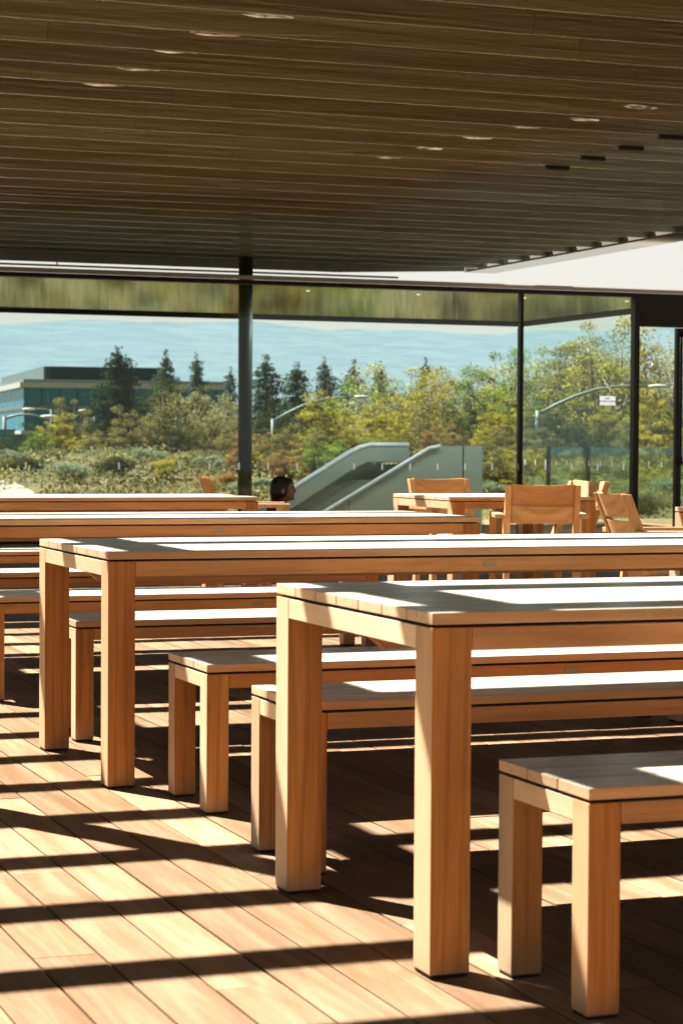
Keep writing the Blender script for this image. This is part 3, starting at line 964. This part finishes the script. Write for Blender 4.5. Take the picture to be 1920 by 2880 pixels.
def build_hills():
    m, nt, out = new_mat('hazy_hillside')
    b = principled(nt, out, 1.0, 0.0)
    tc = nt.nodes.new('ShaderNodeTexCoord')
    mp = nt.nodes.new('ShaderNodeMapping'); mp.inputs['Rotation'].default_value = (0, R(24), 0)
    mp.inputs['Scale'].default_value = (.03, .008, .3)
    nt.links.new(tc.outputs['Object'], mp.inputs[0])
    a = noise(nt, mp.outputs[0], 1.0, 4, .6, .4)  # diagonal streaks paint in the slat reflections on the glass
    f = noise(nt, tc.outputs['Object'], .02, 6, .7)
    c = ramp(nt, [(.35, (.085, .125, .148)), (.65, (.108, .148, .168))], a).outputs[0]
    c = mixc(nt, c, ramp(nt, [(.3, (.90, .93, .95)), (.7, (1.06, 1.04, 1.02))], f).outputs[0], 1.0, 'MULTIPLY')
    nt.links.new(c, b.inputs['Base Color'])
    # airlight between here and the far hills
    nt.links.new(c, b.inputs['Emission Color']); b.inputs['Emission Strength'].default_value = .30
    nx, ny = 180, 14
    vs, fs = [], []
    for j in range(ny):
        t = j / (ny - 1)
        for i in range(nx):
            x = -900 + 3600 * i / (nx - 1)
            y = 1250 + 750 * t - .12 * (x - 600)
            rdg = 116.5 + .0125 * (x - 500) + 5 * math.sin(x * .004 + 1) + 3 * math.sin(x * .013) + 1.8 * math.sin(x * .041) + random.uniform(-1.2, 1.2)
            z = -6 + (rdg + 6) * (t ** .9) + (4 * math.sin(x * .02 + t * 5) * math.sin(t * 3.14))
            vs.append((x, y, z))
    for j in range(ny - 1):
        for i in range(nx - 1):
            fs.append((j * nx + i, j * nx + i + 1, (j + 1) * nx + i + 1, (j + 1) * nx + i))
    me = bpy.data.meshes.new('hills'); me.from_pydata(vs, [], fs); me.update()
    for p in me.polygons: p.use_smooth = True
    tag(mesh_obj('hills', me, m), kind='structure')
build_hills()

def leaf_mesh(name, C, size, tone, upward=.35, aspect=1.7):
    """many small leaf-shaped faces at centres C"""
    n = len(C)
    d = rng.normal(size=(n, 3)); d /= np.linalg.norm(d, axis=1)[:, None]
    nr = rng.normal(size=(n, 3)); nr[:, 2] += upward * 2
    nr -= (nr * d).sum(1)[:, None] * d
    nr /= np.linalg.norm(nr, axis=1)[:, None]
    s = np.cross(d, nr)
    L = (size * rng.uniform(.6, 1.35, n))[:, None]
    P = np.empty((n, 4, 3))
    P[:, 0] = C - d * L * .5; P[:, 2] = C + d * L * .5
    P[:, 1] = C + s * L * .5 / aspect; P[:, 3] = C - s * L * .5 / aspect
    me = bpy.data.meshes.new(name)
    me.vertices.add(n * 4); me.vertices.foreach_set('co', P.reshape(-1))
    me.loops.add(n * 4); me.loops.foreach_set('vertex_index', np.arange(n * 4, dtype=np.int32))
    me.polygons.add(n); me.polygons.foreach_set('loop_start', np.arange(0, n * 4, 4, dtype=np.int32))
    try:
        me.polygons.foreach_set('loop_total', np.full(n, 4, dtype=np.int32))
    except Exception:
        pass
    me.update(calc_edges=True)
    ca = me.color_attributes.new('tone', 'FLOAT_COLOR', 'POINT')
    t = np.repeat(np.clip(tone, 0, 1), 4)
    ca.data.foreach_set('color', np.stack([t, t, t, np.ones_like(t)], 1).reshape(-1).astype(np.float32))
    return me

def tree_broad(h, spread, n_limbs, leaves, leaf, sparse=1.0, seed=0):
    """crown and trunk meshes of a spreading broadleaf tree, height h"""
    r = random.Random(seed)
    mb = MB()
    th = h * r.uniform(.12, .2)
    lean = (r.uniform(-.05, .05) * h, r.uniform(-.05, .05) * h)
    base_r = h * .022
    mb.tube([(0, 0, -.3), (lean[0] * .3, lean[1] * .3, th * .6), (lean[0], lean[1], th)], [base_r * 1.25, base_r, base_r * .85], 8)
    tips = []
    for i in range(n_limbs):
        a = 2 * math.pi * (i + r.uniform(-.3, .3)) / n_limbs
        up = r.uniform(.12, 1.0)
        rad = spread * (1.05 - .75 * up) * r.uniform(.7, 1.1) + .05 * h
        top = th + (h - th) * up
        p0 = Vector((lean[0], lean[1], th * r.uniform(.8, 1.0)))
        p2 = Vector((math.cos(a) * rad, math.sin(a) * rad, top))
        p1 = p0.lerp(p2, .5) + Vector((math.cos(a) * rad * .2, math.sin(a) * rad * .2, -h * .03))
        mb.tube([p0, p1, p2], [base_r * .6, base_r * .38, base_r * .1], 5)
        tips += [(p2, 1.0), (p0.lerp(p2, .7) + Vector((r.uniform(-.1, .1) * h, r.uniform(-.1, .1) * h, r.uniform(-.04, .08) * h)), .9), (p1 + Vector((r.uniform(-.08, .08) * h, r.uniform(-.08, .08) * h, .04 * h)), .7)]
        for k in range(3):
            b = a + r.uniform(-1.2, 1.2); q = p0.lerp(p2, r.uniform(.45, .85))
            e = q + Vector((math.cos(b), math.sin(b), r.uniform(0, .8))) * h * r.uniform(.08, .16)
            mb.tube([q, e], [base_r * .25, base_r * .06], 4)
            tips.append((e, .7))
    trunk = mb.mesh('trunk')
    per = max(8, leaves // len(tips))
    Cs, T = [], []
    for p, wgt in tips:
        n = int(per * wgt)
        rad = h * .078 * r.uniform(.6, 1.35)
        g = rng.normal(size=(n, 3)); g /= np.linalg.norm(g, axis=1)[:, None]
        g *= (rad * rng.uniform(.15, 1, n) ** .6)[:, None]
        g[:, 2] *= .72
        Cs.append(g + np.array(p)); 
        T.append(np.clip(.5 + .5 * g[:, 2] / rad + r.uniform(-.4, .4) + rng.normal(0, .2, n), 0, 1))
    crown = leaf_mesh('crown', np.concatenate(Cs), leaf, np.concatenate(T))
    return crown, trunk

def tree_conifer(h, spread, leaves, leaf, seed=0):
    r = random.Random(seed)
    mb = MB(); br = h * .016
    mb.tube([(0, 0, -.3), (0, 0, h * .5), (0, 0, h * .97)], [br * 1.3, br * .8, br * .15], 7)
    Cs, T = [], []
    segs = []
    n_br = 92
    for i in range(n_br):
        t = (i + r.uniform(-.6, .6)) / n_br
        z = h * (.07 + .90 * max(0, t))
        f = max(.02, 1 - z / h)
        a = i * 2.39996 + r.uniform(-.5, .5)
        ln = spread * (f ** .8) * r.uniform(.45, 1.15) + .015 * h
        droop = ln * r.uniform(-.30, .12)
        e = (math.cos(a) * ln, math.sin(a) * ln, z + droop)
        mb.tube([(0, 0, z), (e[0] * .6, e[1] * .6, z + droop * .3), e], [br * .3, br * .18, br * .05], 4)
        segs.append(((0, 0, z), e, ln, f))
    tot = sum(s[2] for s in segs)
    for p, e, ln, f in segs:
        n = max(6, int(leaves * ln / tot))
        t = rng.uniform(.12, 1.02, n)
        c = np.array(p)[None] + (np.array(e) - np.array(p))[None] * t[:, None]
        wdt = (ln * .17 + .012 * h) * (1.1 - t * .5)
        off = rng.normal(size=(n, 3)) * wdt[:, None]; off[:, 2] = off[:, 2] * .35 - np.abs(rng.normal(0, .012 * h, n))
        Cs.append(c + off); T.append(np.clip(.45 + .5 * (t - .5) + rng.normal(0, .2, n), 0, 1))
    # leader
    n = 60
    c = np.zeros((n, 3)); c[:, 2] = rng.uniform(h * .92, h * 1.01, n); c[:, :2] = rng.normal(0, .01 * h, (n, 2))
    Cs.append(c); T.append(np.full(n, .5))
    return leaf_mesh('crown', np.concatenate(Cs), leaf, np.concatenate(T), upward=.6, aspect=2.2), mb.mesh('trunk')

def shrub_mesh(h, wd, leaves, leaf, seed=0):
    r = random.Random(seed)
    Cs, T = [], []
    mb = MB()
    for k in range(9):
        a = r.uniform(0, 6.28); d = r.uniform(0, .75) * wd
        p = Vector((math.cos(a) * d, math.sin(a) * d, h * r.uniform(.35, .8)))
        mb.tube([(p.x * .2, p.y * .2, -.1), p], [.02 * h, .006 * h], 4)
        n = leaves // 9
        g = rng.normal(size=(n, 3)); g /= np.linalg.norm(g, axis=1)[:, None]
        rad = h * r.uniform(.2, .36)
        g *= (rad * rng.uniform(.1, 1, n) ** .6)[:, None]
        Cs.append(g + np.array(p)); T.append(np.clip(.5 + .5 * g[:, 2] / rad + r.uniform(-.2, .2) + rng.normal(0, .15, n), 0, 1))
    return leaf_mesh('foliage', np.concatenate(Cs), leaf, np.concatenate(T)), mb.mesh('stems')

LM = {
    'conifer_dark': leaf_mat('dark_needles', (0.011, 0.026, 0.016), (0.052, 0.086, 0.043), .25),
    'conifer_mid': leaf_mat('blue_green_needles', (.035, .065, .05), (.12, .18, .12), .25),  # this and the pale needles have distance haze put into their colour
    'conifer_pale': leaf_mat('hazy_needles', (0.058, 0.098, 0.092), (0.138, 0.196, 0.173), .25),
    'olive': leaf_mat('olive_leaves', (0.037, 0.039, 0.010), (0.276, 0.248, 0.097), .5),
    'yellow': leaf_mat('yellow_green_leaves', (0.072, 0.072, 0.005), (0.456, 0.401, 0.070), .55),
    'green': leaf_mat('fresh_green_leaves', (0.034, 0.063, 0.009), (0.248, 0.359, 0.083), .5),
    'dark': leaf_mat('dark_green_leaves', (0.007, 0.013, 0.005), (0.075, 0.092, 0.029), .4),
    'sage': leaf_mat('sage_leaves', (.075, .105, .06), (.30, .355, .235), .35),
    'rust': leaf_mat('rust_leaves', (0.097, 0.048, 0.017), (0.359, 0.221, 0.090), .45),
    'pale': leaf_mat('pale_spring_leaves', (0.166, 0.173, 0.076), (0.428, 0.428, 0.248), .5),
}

def at(px, py, depth):
    """point on the photograph's line of sight at a distance, used to read off positions"""
    v = FW + RT * (px * 1.22449 - 960) / 6107.444 - UP * (py * 1.22449 - 1440) / 6107.444
    return CAM_O + v * depth

protos = {}
def proto(kind, k):
    key = (kind, k)
    if key not in protos:
        if kind == 'conifer': protos[key] = tree_conifer(10, 3.1, 19000, .19, 30 + k)
        elif kind == 'broad': protos[key] = tree_broad(10, 4.6, 24, 17000, .19, 1, 60 + k)
        elif kind == 'airy': protos[key] = tree_broad(10, 4.0, 26, 22000, .15, 1, 90 + k)
    return protos[key]

tree_n = {}
def plant_tree(kind, k, mat, px, top, depth, label, wide=1.0, bark='bark', group=None):
    p = at(px, top, depth)
    base = terr(p[0], p[1])
    h = p[2] - base
    crown, trunk = proto(kind, k)
    s = h / 10.0
    o = thing({'conifer': 'conifer_tree', 'broad': 'broadleaf_tree', 'airy': 'young_tree'}[kind], label, 'tree', (p[0], p[1], base), random.uniform(0, 6.28), group)
    o.scale = (s * wide * random.uniform(.9, 1.1), s * wide, s)
    if kind == 'conifer': o.rotation_euler = (random.uniform(-.04, .04), random.uniform(-.04, .04), o.rotation_euler[2])
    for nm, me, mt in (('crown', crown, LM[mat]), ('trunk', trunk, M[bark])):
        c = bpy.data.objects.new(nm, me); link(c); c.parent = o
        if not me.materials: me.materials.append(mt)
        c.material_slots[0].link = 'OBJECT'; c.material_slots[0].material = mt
    return o

conifers = [(272, 798, 95, 0, 'conifer_dark', 1.4, 'tall dark conifer in front of the office building'),
            (378, 806, 125, 1, 'conifer_mid', .8, 'narrow conifer at the right end of the office building roof'),
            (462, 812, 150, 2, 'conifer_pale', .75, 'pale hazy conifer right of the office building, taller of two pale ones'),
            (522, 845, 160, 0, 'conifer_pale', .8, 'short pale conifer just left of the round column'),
            (612, 818, 120, 1, 'conifer_mid', 1.25, 'full conifer just right of the round column'),
            (687, 834, 125, 2, 'conifer_mid', 1.3, 'broad conifer second to the right of the round column'),
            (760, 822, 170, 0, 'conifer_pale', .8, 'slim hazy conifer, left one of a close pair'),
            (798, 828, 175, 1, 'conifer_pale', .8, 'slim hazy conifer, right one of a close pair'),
            (875, 832, 150, 2, 'conifer_dark', .75, 'small dark conifer peeking over yellow trees'),
            (990, 824, 150, 0, 'conifer_dark', .8, 'small dark conifer tip above the tan trees left of the corner post')]
for (px, top, d, k, mt, wd, lab) in conifers:
    plant_tree('conifer', k, mt, px, top, d, lab, wd, 'bark', 'conifers beyond the glass wall')

GTREE = 'broadleaf trees beyond the glass wall'
broads = [
    ('airy', 0, 'olive', 165, 915, 88, 1.0, 'slender olive tree under the office windows'),
    ('broad', 0, 'yellow', 128, 950, 84, 1.0, 'low yellowish tree left of the slender olive tree'),
    ('broad', 1, 'green', 92, 985, 82, 1.2, 'low bright green bush tree below the office building'),
    ('broad', 2, 'dark', 40, 975, 92, 1.1, 'dark round tree at the left frame edge'),
    ('broad', 0, 'dark', 345, 882, 98, .9, 'dark brownish tree right of the tall conifer'),
    ('broad', 1, 'olive', 425, 888, 90, 1.25, 'wide olive tree between the tall conifer and the column'),
    ('broad', 2, 'olive', 500, 925, 86, 1.1, 'olive tree touching the left side of the column'),
    ('airy', 1, 'pale', 470, 905, 100, 1.1, 'pale thin tree behind the wide olive tree'),
    ('broad', 0, 'olive', 300, 935, 84, 1.0, 'low olive tree at the foot of the tall conifer'),
    ('broad', 2, 'rust', 590, 985, 80, 1.1, 'rust coloured bush tree right of the column'),
    ('broad', 1, 'dark', 655, 920, 105, 1.0, 'dark tree below the broad conifer'),
    ('broad', 0, 'yellow', 755, 905, 92, 1.05, 'yellow green tree under the small lamp arm'),
    ('broad', 2, 'green', 735, 985, 76, 1.25, 'fresh green bush tree above the person'),
    ('broad', 1, 'dark', 705, 930, 98, 1.0, 'dark green tree beneath the small lamp arm pole'),
    ('broad', 1, 'dark', 810, 870, 130, 1.2, 'dark flat topped tree below the conifer pair'),
    ('airy', 0, 'pale', 905, 838, 108, 1.2, 'tall pale airy tree above the stair landing'),
    ('airy', 2, 'yellow', 960, 862, 96, 1.2, 'airy yellow tree above the far chair'),
    ('broad', 0, 'yellow', 880, 930, 82, 1.1, 'low yellow tree above the curved stair rail'),
    ('broad', 2, 'olive', 985, 940, 78, 1.2, 'low olive tree just behind the stair panel'),
    ('airy', 1, 'pale', 1050, 846, 104, 1.2, 'pale tan airy tree left of the bright green one'),
    ('airy', 0, 'green', 1140, 800, 84, 1.05, 'tall bright green airy tree beside the corner post'),
    ('broad', 1, 'dark', 1080, 925, 80, 1.1, 'dark tree left of the corner post at mid height'),
    ('broad', 0, 'yellow', 1160, 915, 74, 1.0, 'yellow bushy tree directly left of the corner post'),
    ('airy', 2, 'pale', 1235, 835, 100, 1.2, 'pale airy tree right of the corner post'),
    ('broad', 2, 'dark', 1225, 880, 92, .8, 'narrow dark tree right of the corner post'),
    ('airy', 1, 'pale', 1310, 800, 96, 1.3, 'tall pale airy tree over the long lamp arm'),
    ('airy', 1, 'green', 850, 872, 112, 1.3, 'airy green tree above the bend of the curved stair rail'),
    ('broad', 2, 'yellow', 935, 856, 118, 1.2, 'full yellow tree behind the pale airy trees at centre'),
    ('airy', 0, 'olive', 1012, 866, 100, 1.3, 'airy olive tree between the small conifer tip and the tan tree'),
    ('broad', 1, 'pale', 1095, 846, 112, 1.1, 'full pale tree left of the tall bright green tree'),
    ('airy', 2, 'yellow', 1178, 846, 90, 1.2, 'airy yellow tree partly behind the corner post'),
    ('broad', 0, 'pale', 1275, 836, 108, 1.2, 'full pale tree above the start of the long lamp arm'),
    ('airy', 1, 'olive', 1350, 782, 90, 1.2, 'tall airy olive tree left of the tallest tree'),
    ('broad', 2, 'pale', 1430, 800, 100, 1.2, 'full pale tree beside the black door post'),
    ('airy', 0, 'olive', 1548, 792, 88, 1.3, 'tall airy olive tree behind the door handle'),
    ('broad', 0, 'dark', 1320, 880, 84, 1.1, 'dark green tree behind the middle of the long lamp arm'),
    ('airy', 0, 'yellow', 1392, 728, 82, 1.15, 'tallest tree, reaching the soffit left of the black door post'),
    ('airy', 2, 'pale', 1500, 762, 84, 1.3, 'tall pale tree behind the glass door'),
    ('broad', 1, 'dark', 1290, 930, 78, 1.15, 'dark tree under the long lamp arm'),
    ('broad', 0, 'yellow', 1395, 925, 72, 1.0, 'yellow green tree below the exit sign'),
    ('broad', 2, 'dark', 1345, 960, 70, 1.1, 'dark green tree low between corner post and door post'),
    ('broad', 1, 'yellow', 1490, 905, 72, 1.0, 'yellow tree seen through the doorway'),
    ('broad', 0, 'dark', 1545, 930, 70, 1.2, 'dark tree seen through the doorway beside the handle'),
    ('broad', 2, 'dark', 1440, 985, 66, 1.1, 'dark bushy tree behind the black door post'),
    ('broad', 1, 'olive', 1500, 1000, 64, 1.0, 'low olive bush tree at the foot of the doorway'),
    ('broad', 0, 'olive', 1250, 1005, 66, 1.2, 'low olive bush tree right of the corner post foot'),
]
for (kind, k, mt, px, top, d, wd, lab) in broads:
    plant_tree(kind, k, mt, px, top, d, lab, wd, 'pale_bark' if (kind == 'airy' or mt in ('olive', 'rust')) else 'bark', GTREE)

# thicket of lower bushy trees that fills the view under the taller ones
tk = [(575, 1000, 'rust'), (620, 985, 'olive'), (650, 1000, 'yellow'), (690, 975, 'olive'), (770, 990, 'dark'), (800, 960, 'yellow'), (850, 985, 'olive'), (905, 975, 'yellow'),
      (940, 1000, 'olive'), (1010, 975, 'rust'), (1040, 985, 'olive'), (1115, 985, 'yellow'), (1160, 1000, 'green'), (1175, 965, 'olive'), (1210, 960, 'dark'),
      (1240, 985, 'olive'), (1275, 1010, 'dark'), (1310, 985, 'dark'), (1325, 1020, 'olive'), (1370, 1000, 'dark'), (1395, 1030, 'olive'), (1420, 1015, 'yellow'),
      (1470, 960, 'olive'), (1480, 1030, 'dark'), (1520, 970, 'yellow'), (1530, 1040, 'olive'), (1555, 1005, 'dark'), (240, 985, 'olive'), (200, 995, 'yellow'), (545, 975, 'olive'), (330, 985, 'rust'), (395, 965, 'dark'),
      (560, 1022, 'rust'), (595, 1035, 'yellow'), (632, 1030, 'olive'), (668, 1020, 'rust'), (700, 1032, 'yellow'), (742, 1015, 'green'), (778, 1025, 'olive'), (820, 1005, 'green'),
      (1105, 1020, 'olive'), (1135, 1035, 'yellow'), (1172, 1030, 'olive'), (1205, 1025, 'yellow'), (1300, 1040, 'yellow'), (1360, 1045, 'olive'), (1445, 1045, 'olive'), (1500, 1055, 'yellow')]
for i, (px, top, mt) in enumerate(tk):
    zone = 'under the office building' if px < 545 else 'between the column and the stair rail' if px < 820 else 'behind the stair balustrades' if px < 1100 else 'around the corner post' if px < 1260 else 'low behind the side glass and doorway'
    plant_tree('broad', i % 3, mt, px, top, (58 if i < 32 else 49) + (14 if i < 32 else 6) * random.random() + (14 if px < 545 else 0), {'rust': 'rust brown', 'olive': 'olive', 'yellow': 'yellow green', 'dark': 'dark green', 'green': 'fresh green'}[mt] + ' bushy tree ' + zone,
               random.uniform(1.2, 1.6), 'bark', 'thicket trees, ' + mt + ' ' + zone)

# shrubs on the bank in front of the trees
sp = [shrub_mesh(1.0, .75, 6000, .05, 200 + k) for k in range(4)]
GS = 'shrubs on the bank beyond the glass wall'
names = {'sage': 'grey green', 'olive': 'olive', 'rust': 'rust brown', 'dark': 'dark green', 'green': 'fresh green', 'yellow': 'yellow green'}
shr = []
place = [(30, 1040), (110, 1062), (205, 1038), (270, 1075), (330, 1045), (420, 1035), (480, 1060), (60, 1078), (160, 1090), (380, 1082), (525, 1040), (525, 1092),
         (600, 1050), (640, 1035), (690, 1062), (600, 1095), (710, 1085), (760, 1045), (820, 1035), (1120, 1050), (1150, 1085), (1110, 1105),
         (1225, 1060), (1265, 1090), (1330, 1050), (1400, 1070), (1340, 1100), (1430, 1100), (1490, 1060), (1525, 1095), (1475, 1120)]
mats = ['sage', 'olive', 'sage', 'dark', 'sage', 'olive', 'sage', 'dark', 'sage', 'yellow', 'yellow', 'rust', 'sage', 'yellow', 'olive', 'sage', 'sage', 'sage', 'green',
        'olive', 'sage', 'sage', 'dark', 'sage', 'olive', 'dark', 'sage', 'olive', 'dark', 'sage', 'olive']
for i, ((px, py), mt) in enumerate(zip(place, mats)):
    d = 47 + (1105 - py) * .25 + random.uniform(-2, 2)
    p = at(px, py, d)
    base = terr(p[0], p[1]) - .05
    h = max(.55, (p[2] - base)) * 1.0
    where = 'left of the column' if px < 540 else 'by the stair' if px < 1000 else 'near the corner post' if px < 1190 else 'right of the corner post'
    o = thing('shrub', names[mt] + ' leafy shrub on the bank ' + where, 'shrub', (p[0], p[1], base), random.uniform(0, 6.28), GS + ', ' + names[mt] + ' ' + where)
    o.scale = (h * random.uniform(1.5, 2.4), h * random.uniform(1.2, 1.8), h)
    for nm, me, m2 in zip(('foliage', 'stems'), sp[i % 4], (LM[mt], M['bark'])):
        c = bpy.data.objects.new(nm, me); link(c); c.parent = o
        if not me.materials: me.materials.append(m2)
        c.material_slots[0].link = 'OBJECT'; c.material_slots[0].material = m2

# uncountable meadow growth on the bank
def meadow(name, n, cols, y0, y1, size, seed, hmax):
    r = np.random.default_rng(seed)
    y = r.uniform(y0, y1, n); x = y * r.uniform(.12, .66, n)
    # clumps
    keep = (np.sin(x * 1.7 + 3 * np.sin(y * .9)) + np.sin(y * 2.3 + x * .7) + r.normal(0, .9, n)) > -.3
    x, y = x[keep], y[keep]
    on_path = (y < 50) & (np.abs(x - (8.9 + (y - 43) * .27)) < .55)
    x, y = x[~on_path], y[~on_path]
    z = np.array([terr(a, b) for a, b in zip(x, y)]) + r.uniform(.02, hmax, len(x)) * (.4 + .6 * (np.sin(x * .9 + y * .6) * .5 + .5))
    tone = np.clip(.5 + .35 * np.sin(x * .8 - y * .5) + r.normal(0, .22, len(x)), 0, 1)
    me = leaf_mesh(name, np.stack([x, y, z], 1), size, tone, .2, 2.6)
    tag(mesh_obj(name, me, cols), kind='stuff')
meadow('meadow_grass', 60000, leaf_mat('dry_grass', (.13, .095, .035), (.42, .35, .19), .4), 38, 76, .13, 5, .45)
meadow('sage_ground_cover', 40000, LM['sage'], 46, 76, .11, 6, .6)
meadow('low_undergrowth', 40000, LM['olive'], 40, 78, .12, 8, .6)

# ------------------------------------------------------------------ street lamps beyond the glass
def lamp(label, px, top, ex, ey, d, head=.9, hook=False, r=.09):
    a = at(px, top, d); e = at(ex, ey, d)
    base = terr(a[0], a[1])
    o = thing('street_lamp', label, 'street lamp', (a[0], a[1], base), 0, 'street lamps beyond the glass wall')
    A = Vector(a) - Vector((a[0], a[1], base)); E_ = Vector(e) - Vector((a[0], a[1], base))
    mb = MB(); mb.tube([(0, 0, -.2), (0, 0, A.z + .12)], [r * 1.2, r], 10); mb.build('pole', M['lamp_grey'], o)
    mb = MB()
    dr = (E_ - A); 
    if hook:
        pts = [A + Vector((dr.x * (1 - math.cos(t)) / 2, dr.y * (1 - math.cos(t)) / 2, math.sin(t) * .45 + dr.z * t / math.pi)) for t in np.linspace(0, math.pi, 11)]
    else:
        pts = [A.lerp(E_, t) + Vector((0, 0, math.sin(t * math.pi) * .09 * dr.length)) for t in np.linspace(0, 1, 7)]
    mb.tube(pts, [r * .75 - (r * .35) * k / (len(pts) - 1) for k in range(len(pts))], 8); mb.build('arm', M['lamp_grey'] if not hook else M['lamp_white'], o)
    mb = MB()
    u = Vector((dr.x, dr.y, 0)).normalized()
    if hook:
        mb.tube([E_ + Vector((0, 0, .06)), E_ + Vector((0, 0, -.1)), E_ + Vector((0, 0, -.34))], [.05, .12, .2], 12)
    else:
        c = E_ + u * head * .4
        Mx = Matrix.Translation(c) @ Matrix.Rotation(math.atan2(u.y, u.x), 4, 'Z') @ Matrix.Diagonal((head * .5, .16, .085, 1))
        g = bmesh.ops.create_icosphere(mb.bm, subdivisions=2, radius=1, matrix=Mx)
        mb._tone(g['verts'], 1)
        for f in mb.bm.faces: f.smooth = True
    mb.build('lamp_head', M['lamp_white'], o)
lamp('tall street lamp with a long rising arm, right of the corner post', 1235, 952, 1490, 888, 74, .75)
lamp('street lamp with a long rising arm above the stair rail', 627, 968, 815, 912, 100, .75)
lamp('small street lamp with a short bent arm below the office building', 217, 963, 200, 944, 108, .5)
lamp('street lamp with an arm to the right at the left frame edge', 11, 962, 95, 957, 98, .9)
lamp('white shepherd hook lamp behind the doorway', 1467, 836, 1498, 836, 88, .5, True, .06)
lamp('thin dark street lamp half hidden above the stair landing', 868, 948, 820, 928, 112, .6, False, .06)
lamp('distant street lamp in front of the office building', 118, 945, 80, 940, 135, .9, False, .06)
cb = at(14, 1020, 97)
mb = MB(); mb.box(-.35, .35, -.25, .25, 0, 1.0); mb.box(-.39, .39, -.29, .29, 1.0, 1.06)
o = mb.build('utility_cabinet', plain('blue_cabinet', (.06, .25, .38), .5, .3)); o.location = (cb[0], cb[1], terr(cb[0], cb[1]) + .9)
tag(o, 'small blue utility box on the lamp post at the left frame edge', 'cabinet')
o.location.z = cb[2] - .4

# ------------------------------------------------------------------ office building far behind the trees
def build_office():
    P0 = at(108, 841, 200)
    lat = Vector((.9364, -.3508, 0)); dep = Vector((.3509, .9359, 0)).normalized()
    e1 = (lat * .966 + dep * .26).normalized()
    ang = math.atan2(e1.y, e1.x)
    o = thing('office_building', 'low modern office building with dark roof box, white band and teal windows', 'building', (P0[0], P0[1], 0), ang)
    def part(name, mat, *boxes):
        mb = MB()
        for bx in boxes: mb.box(*bx)
        return mb.build(name, mat, o)
    grey = plain('grey_cladding', (.14, .18, .185), .7, .2, 0, .08, .6)
    dark = plain('dark_cladding', (.008, .028, .033), .6, .04, 0, .15, .5)
    white = plain('white_band', (.46, .47, .46), .6, .2, 0, .04)
    teal = plain('teal_windows', (.008, .15, .23), .25, .2, .0, .45, .4)
    part('penthouse_lit_side', grey, (-.25, 0, .3, 36, 6.2, 8.25))  # paler sheet puts this side's sunlit tone into its colour
    part('penthouse', dark, (.002, 10.9, .0, 36, 6.2, 8.26))
    part('parapet', grey, (-2.35, 16.6, -1.8, 38, 6.72, 7.0))
    part('fascia', white, (-2.7, 16.8, -2.2, 40, 6.24, 6.719))
    w_ = part('window_band', teal, (-2.3, 16.4, -1.9, 39.6, 4.62, 6.238))
    mb = MB()
    for k in range(12):
        x = -2.3 + k * 1.62; mb.box(x - .03, x + .03, -1.99, -1.9, 4.62, 6.238)
    mb.build('mullions', dark, w_)
    part('floor_band', grey, (-2.4, 16.5, -2.0, 39.7, 4.3, 4.618))
    part('lower_windows', teal, (-2.3, 16.4, -1.9, 39.6, 2.3, 4.298))
    part('lower_band', white, (-2.6, 4.0, -2.1, 39.7, 2.0, 2.298))
    part('ground_floor', dark, (-2.2, 16.3, -1.8, 39.5, -4.6, 1.998))
build_office()
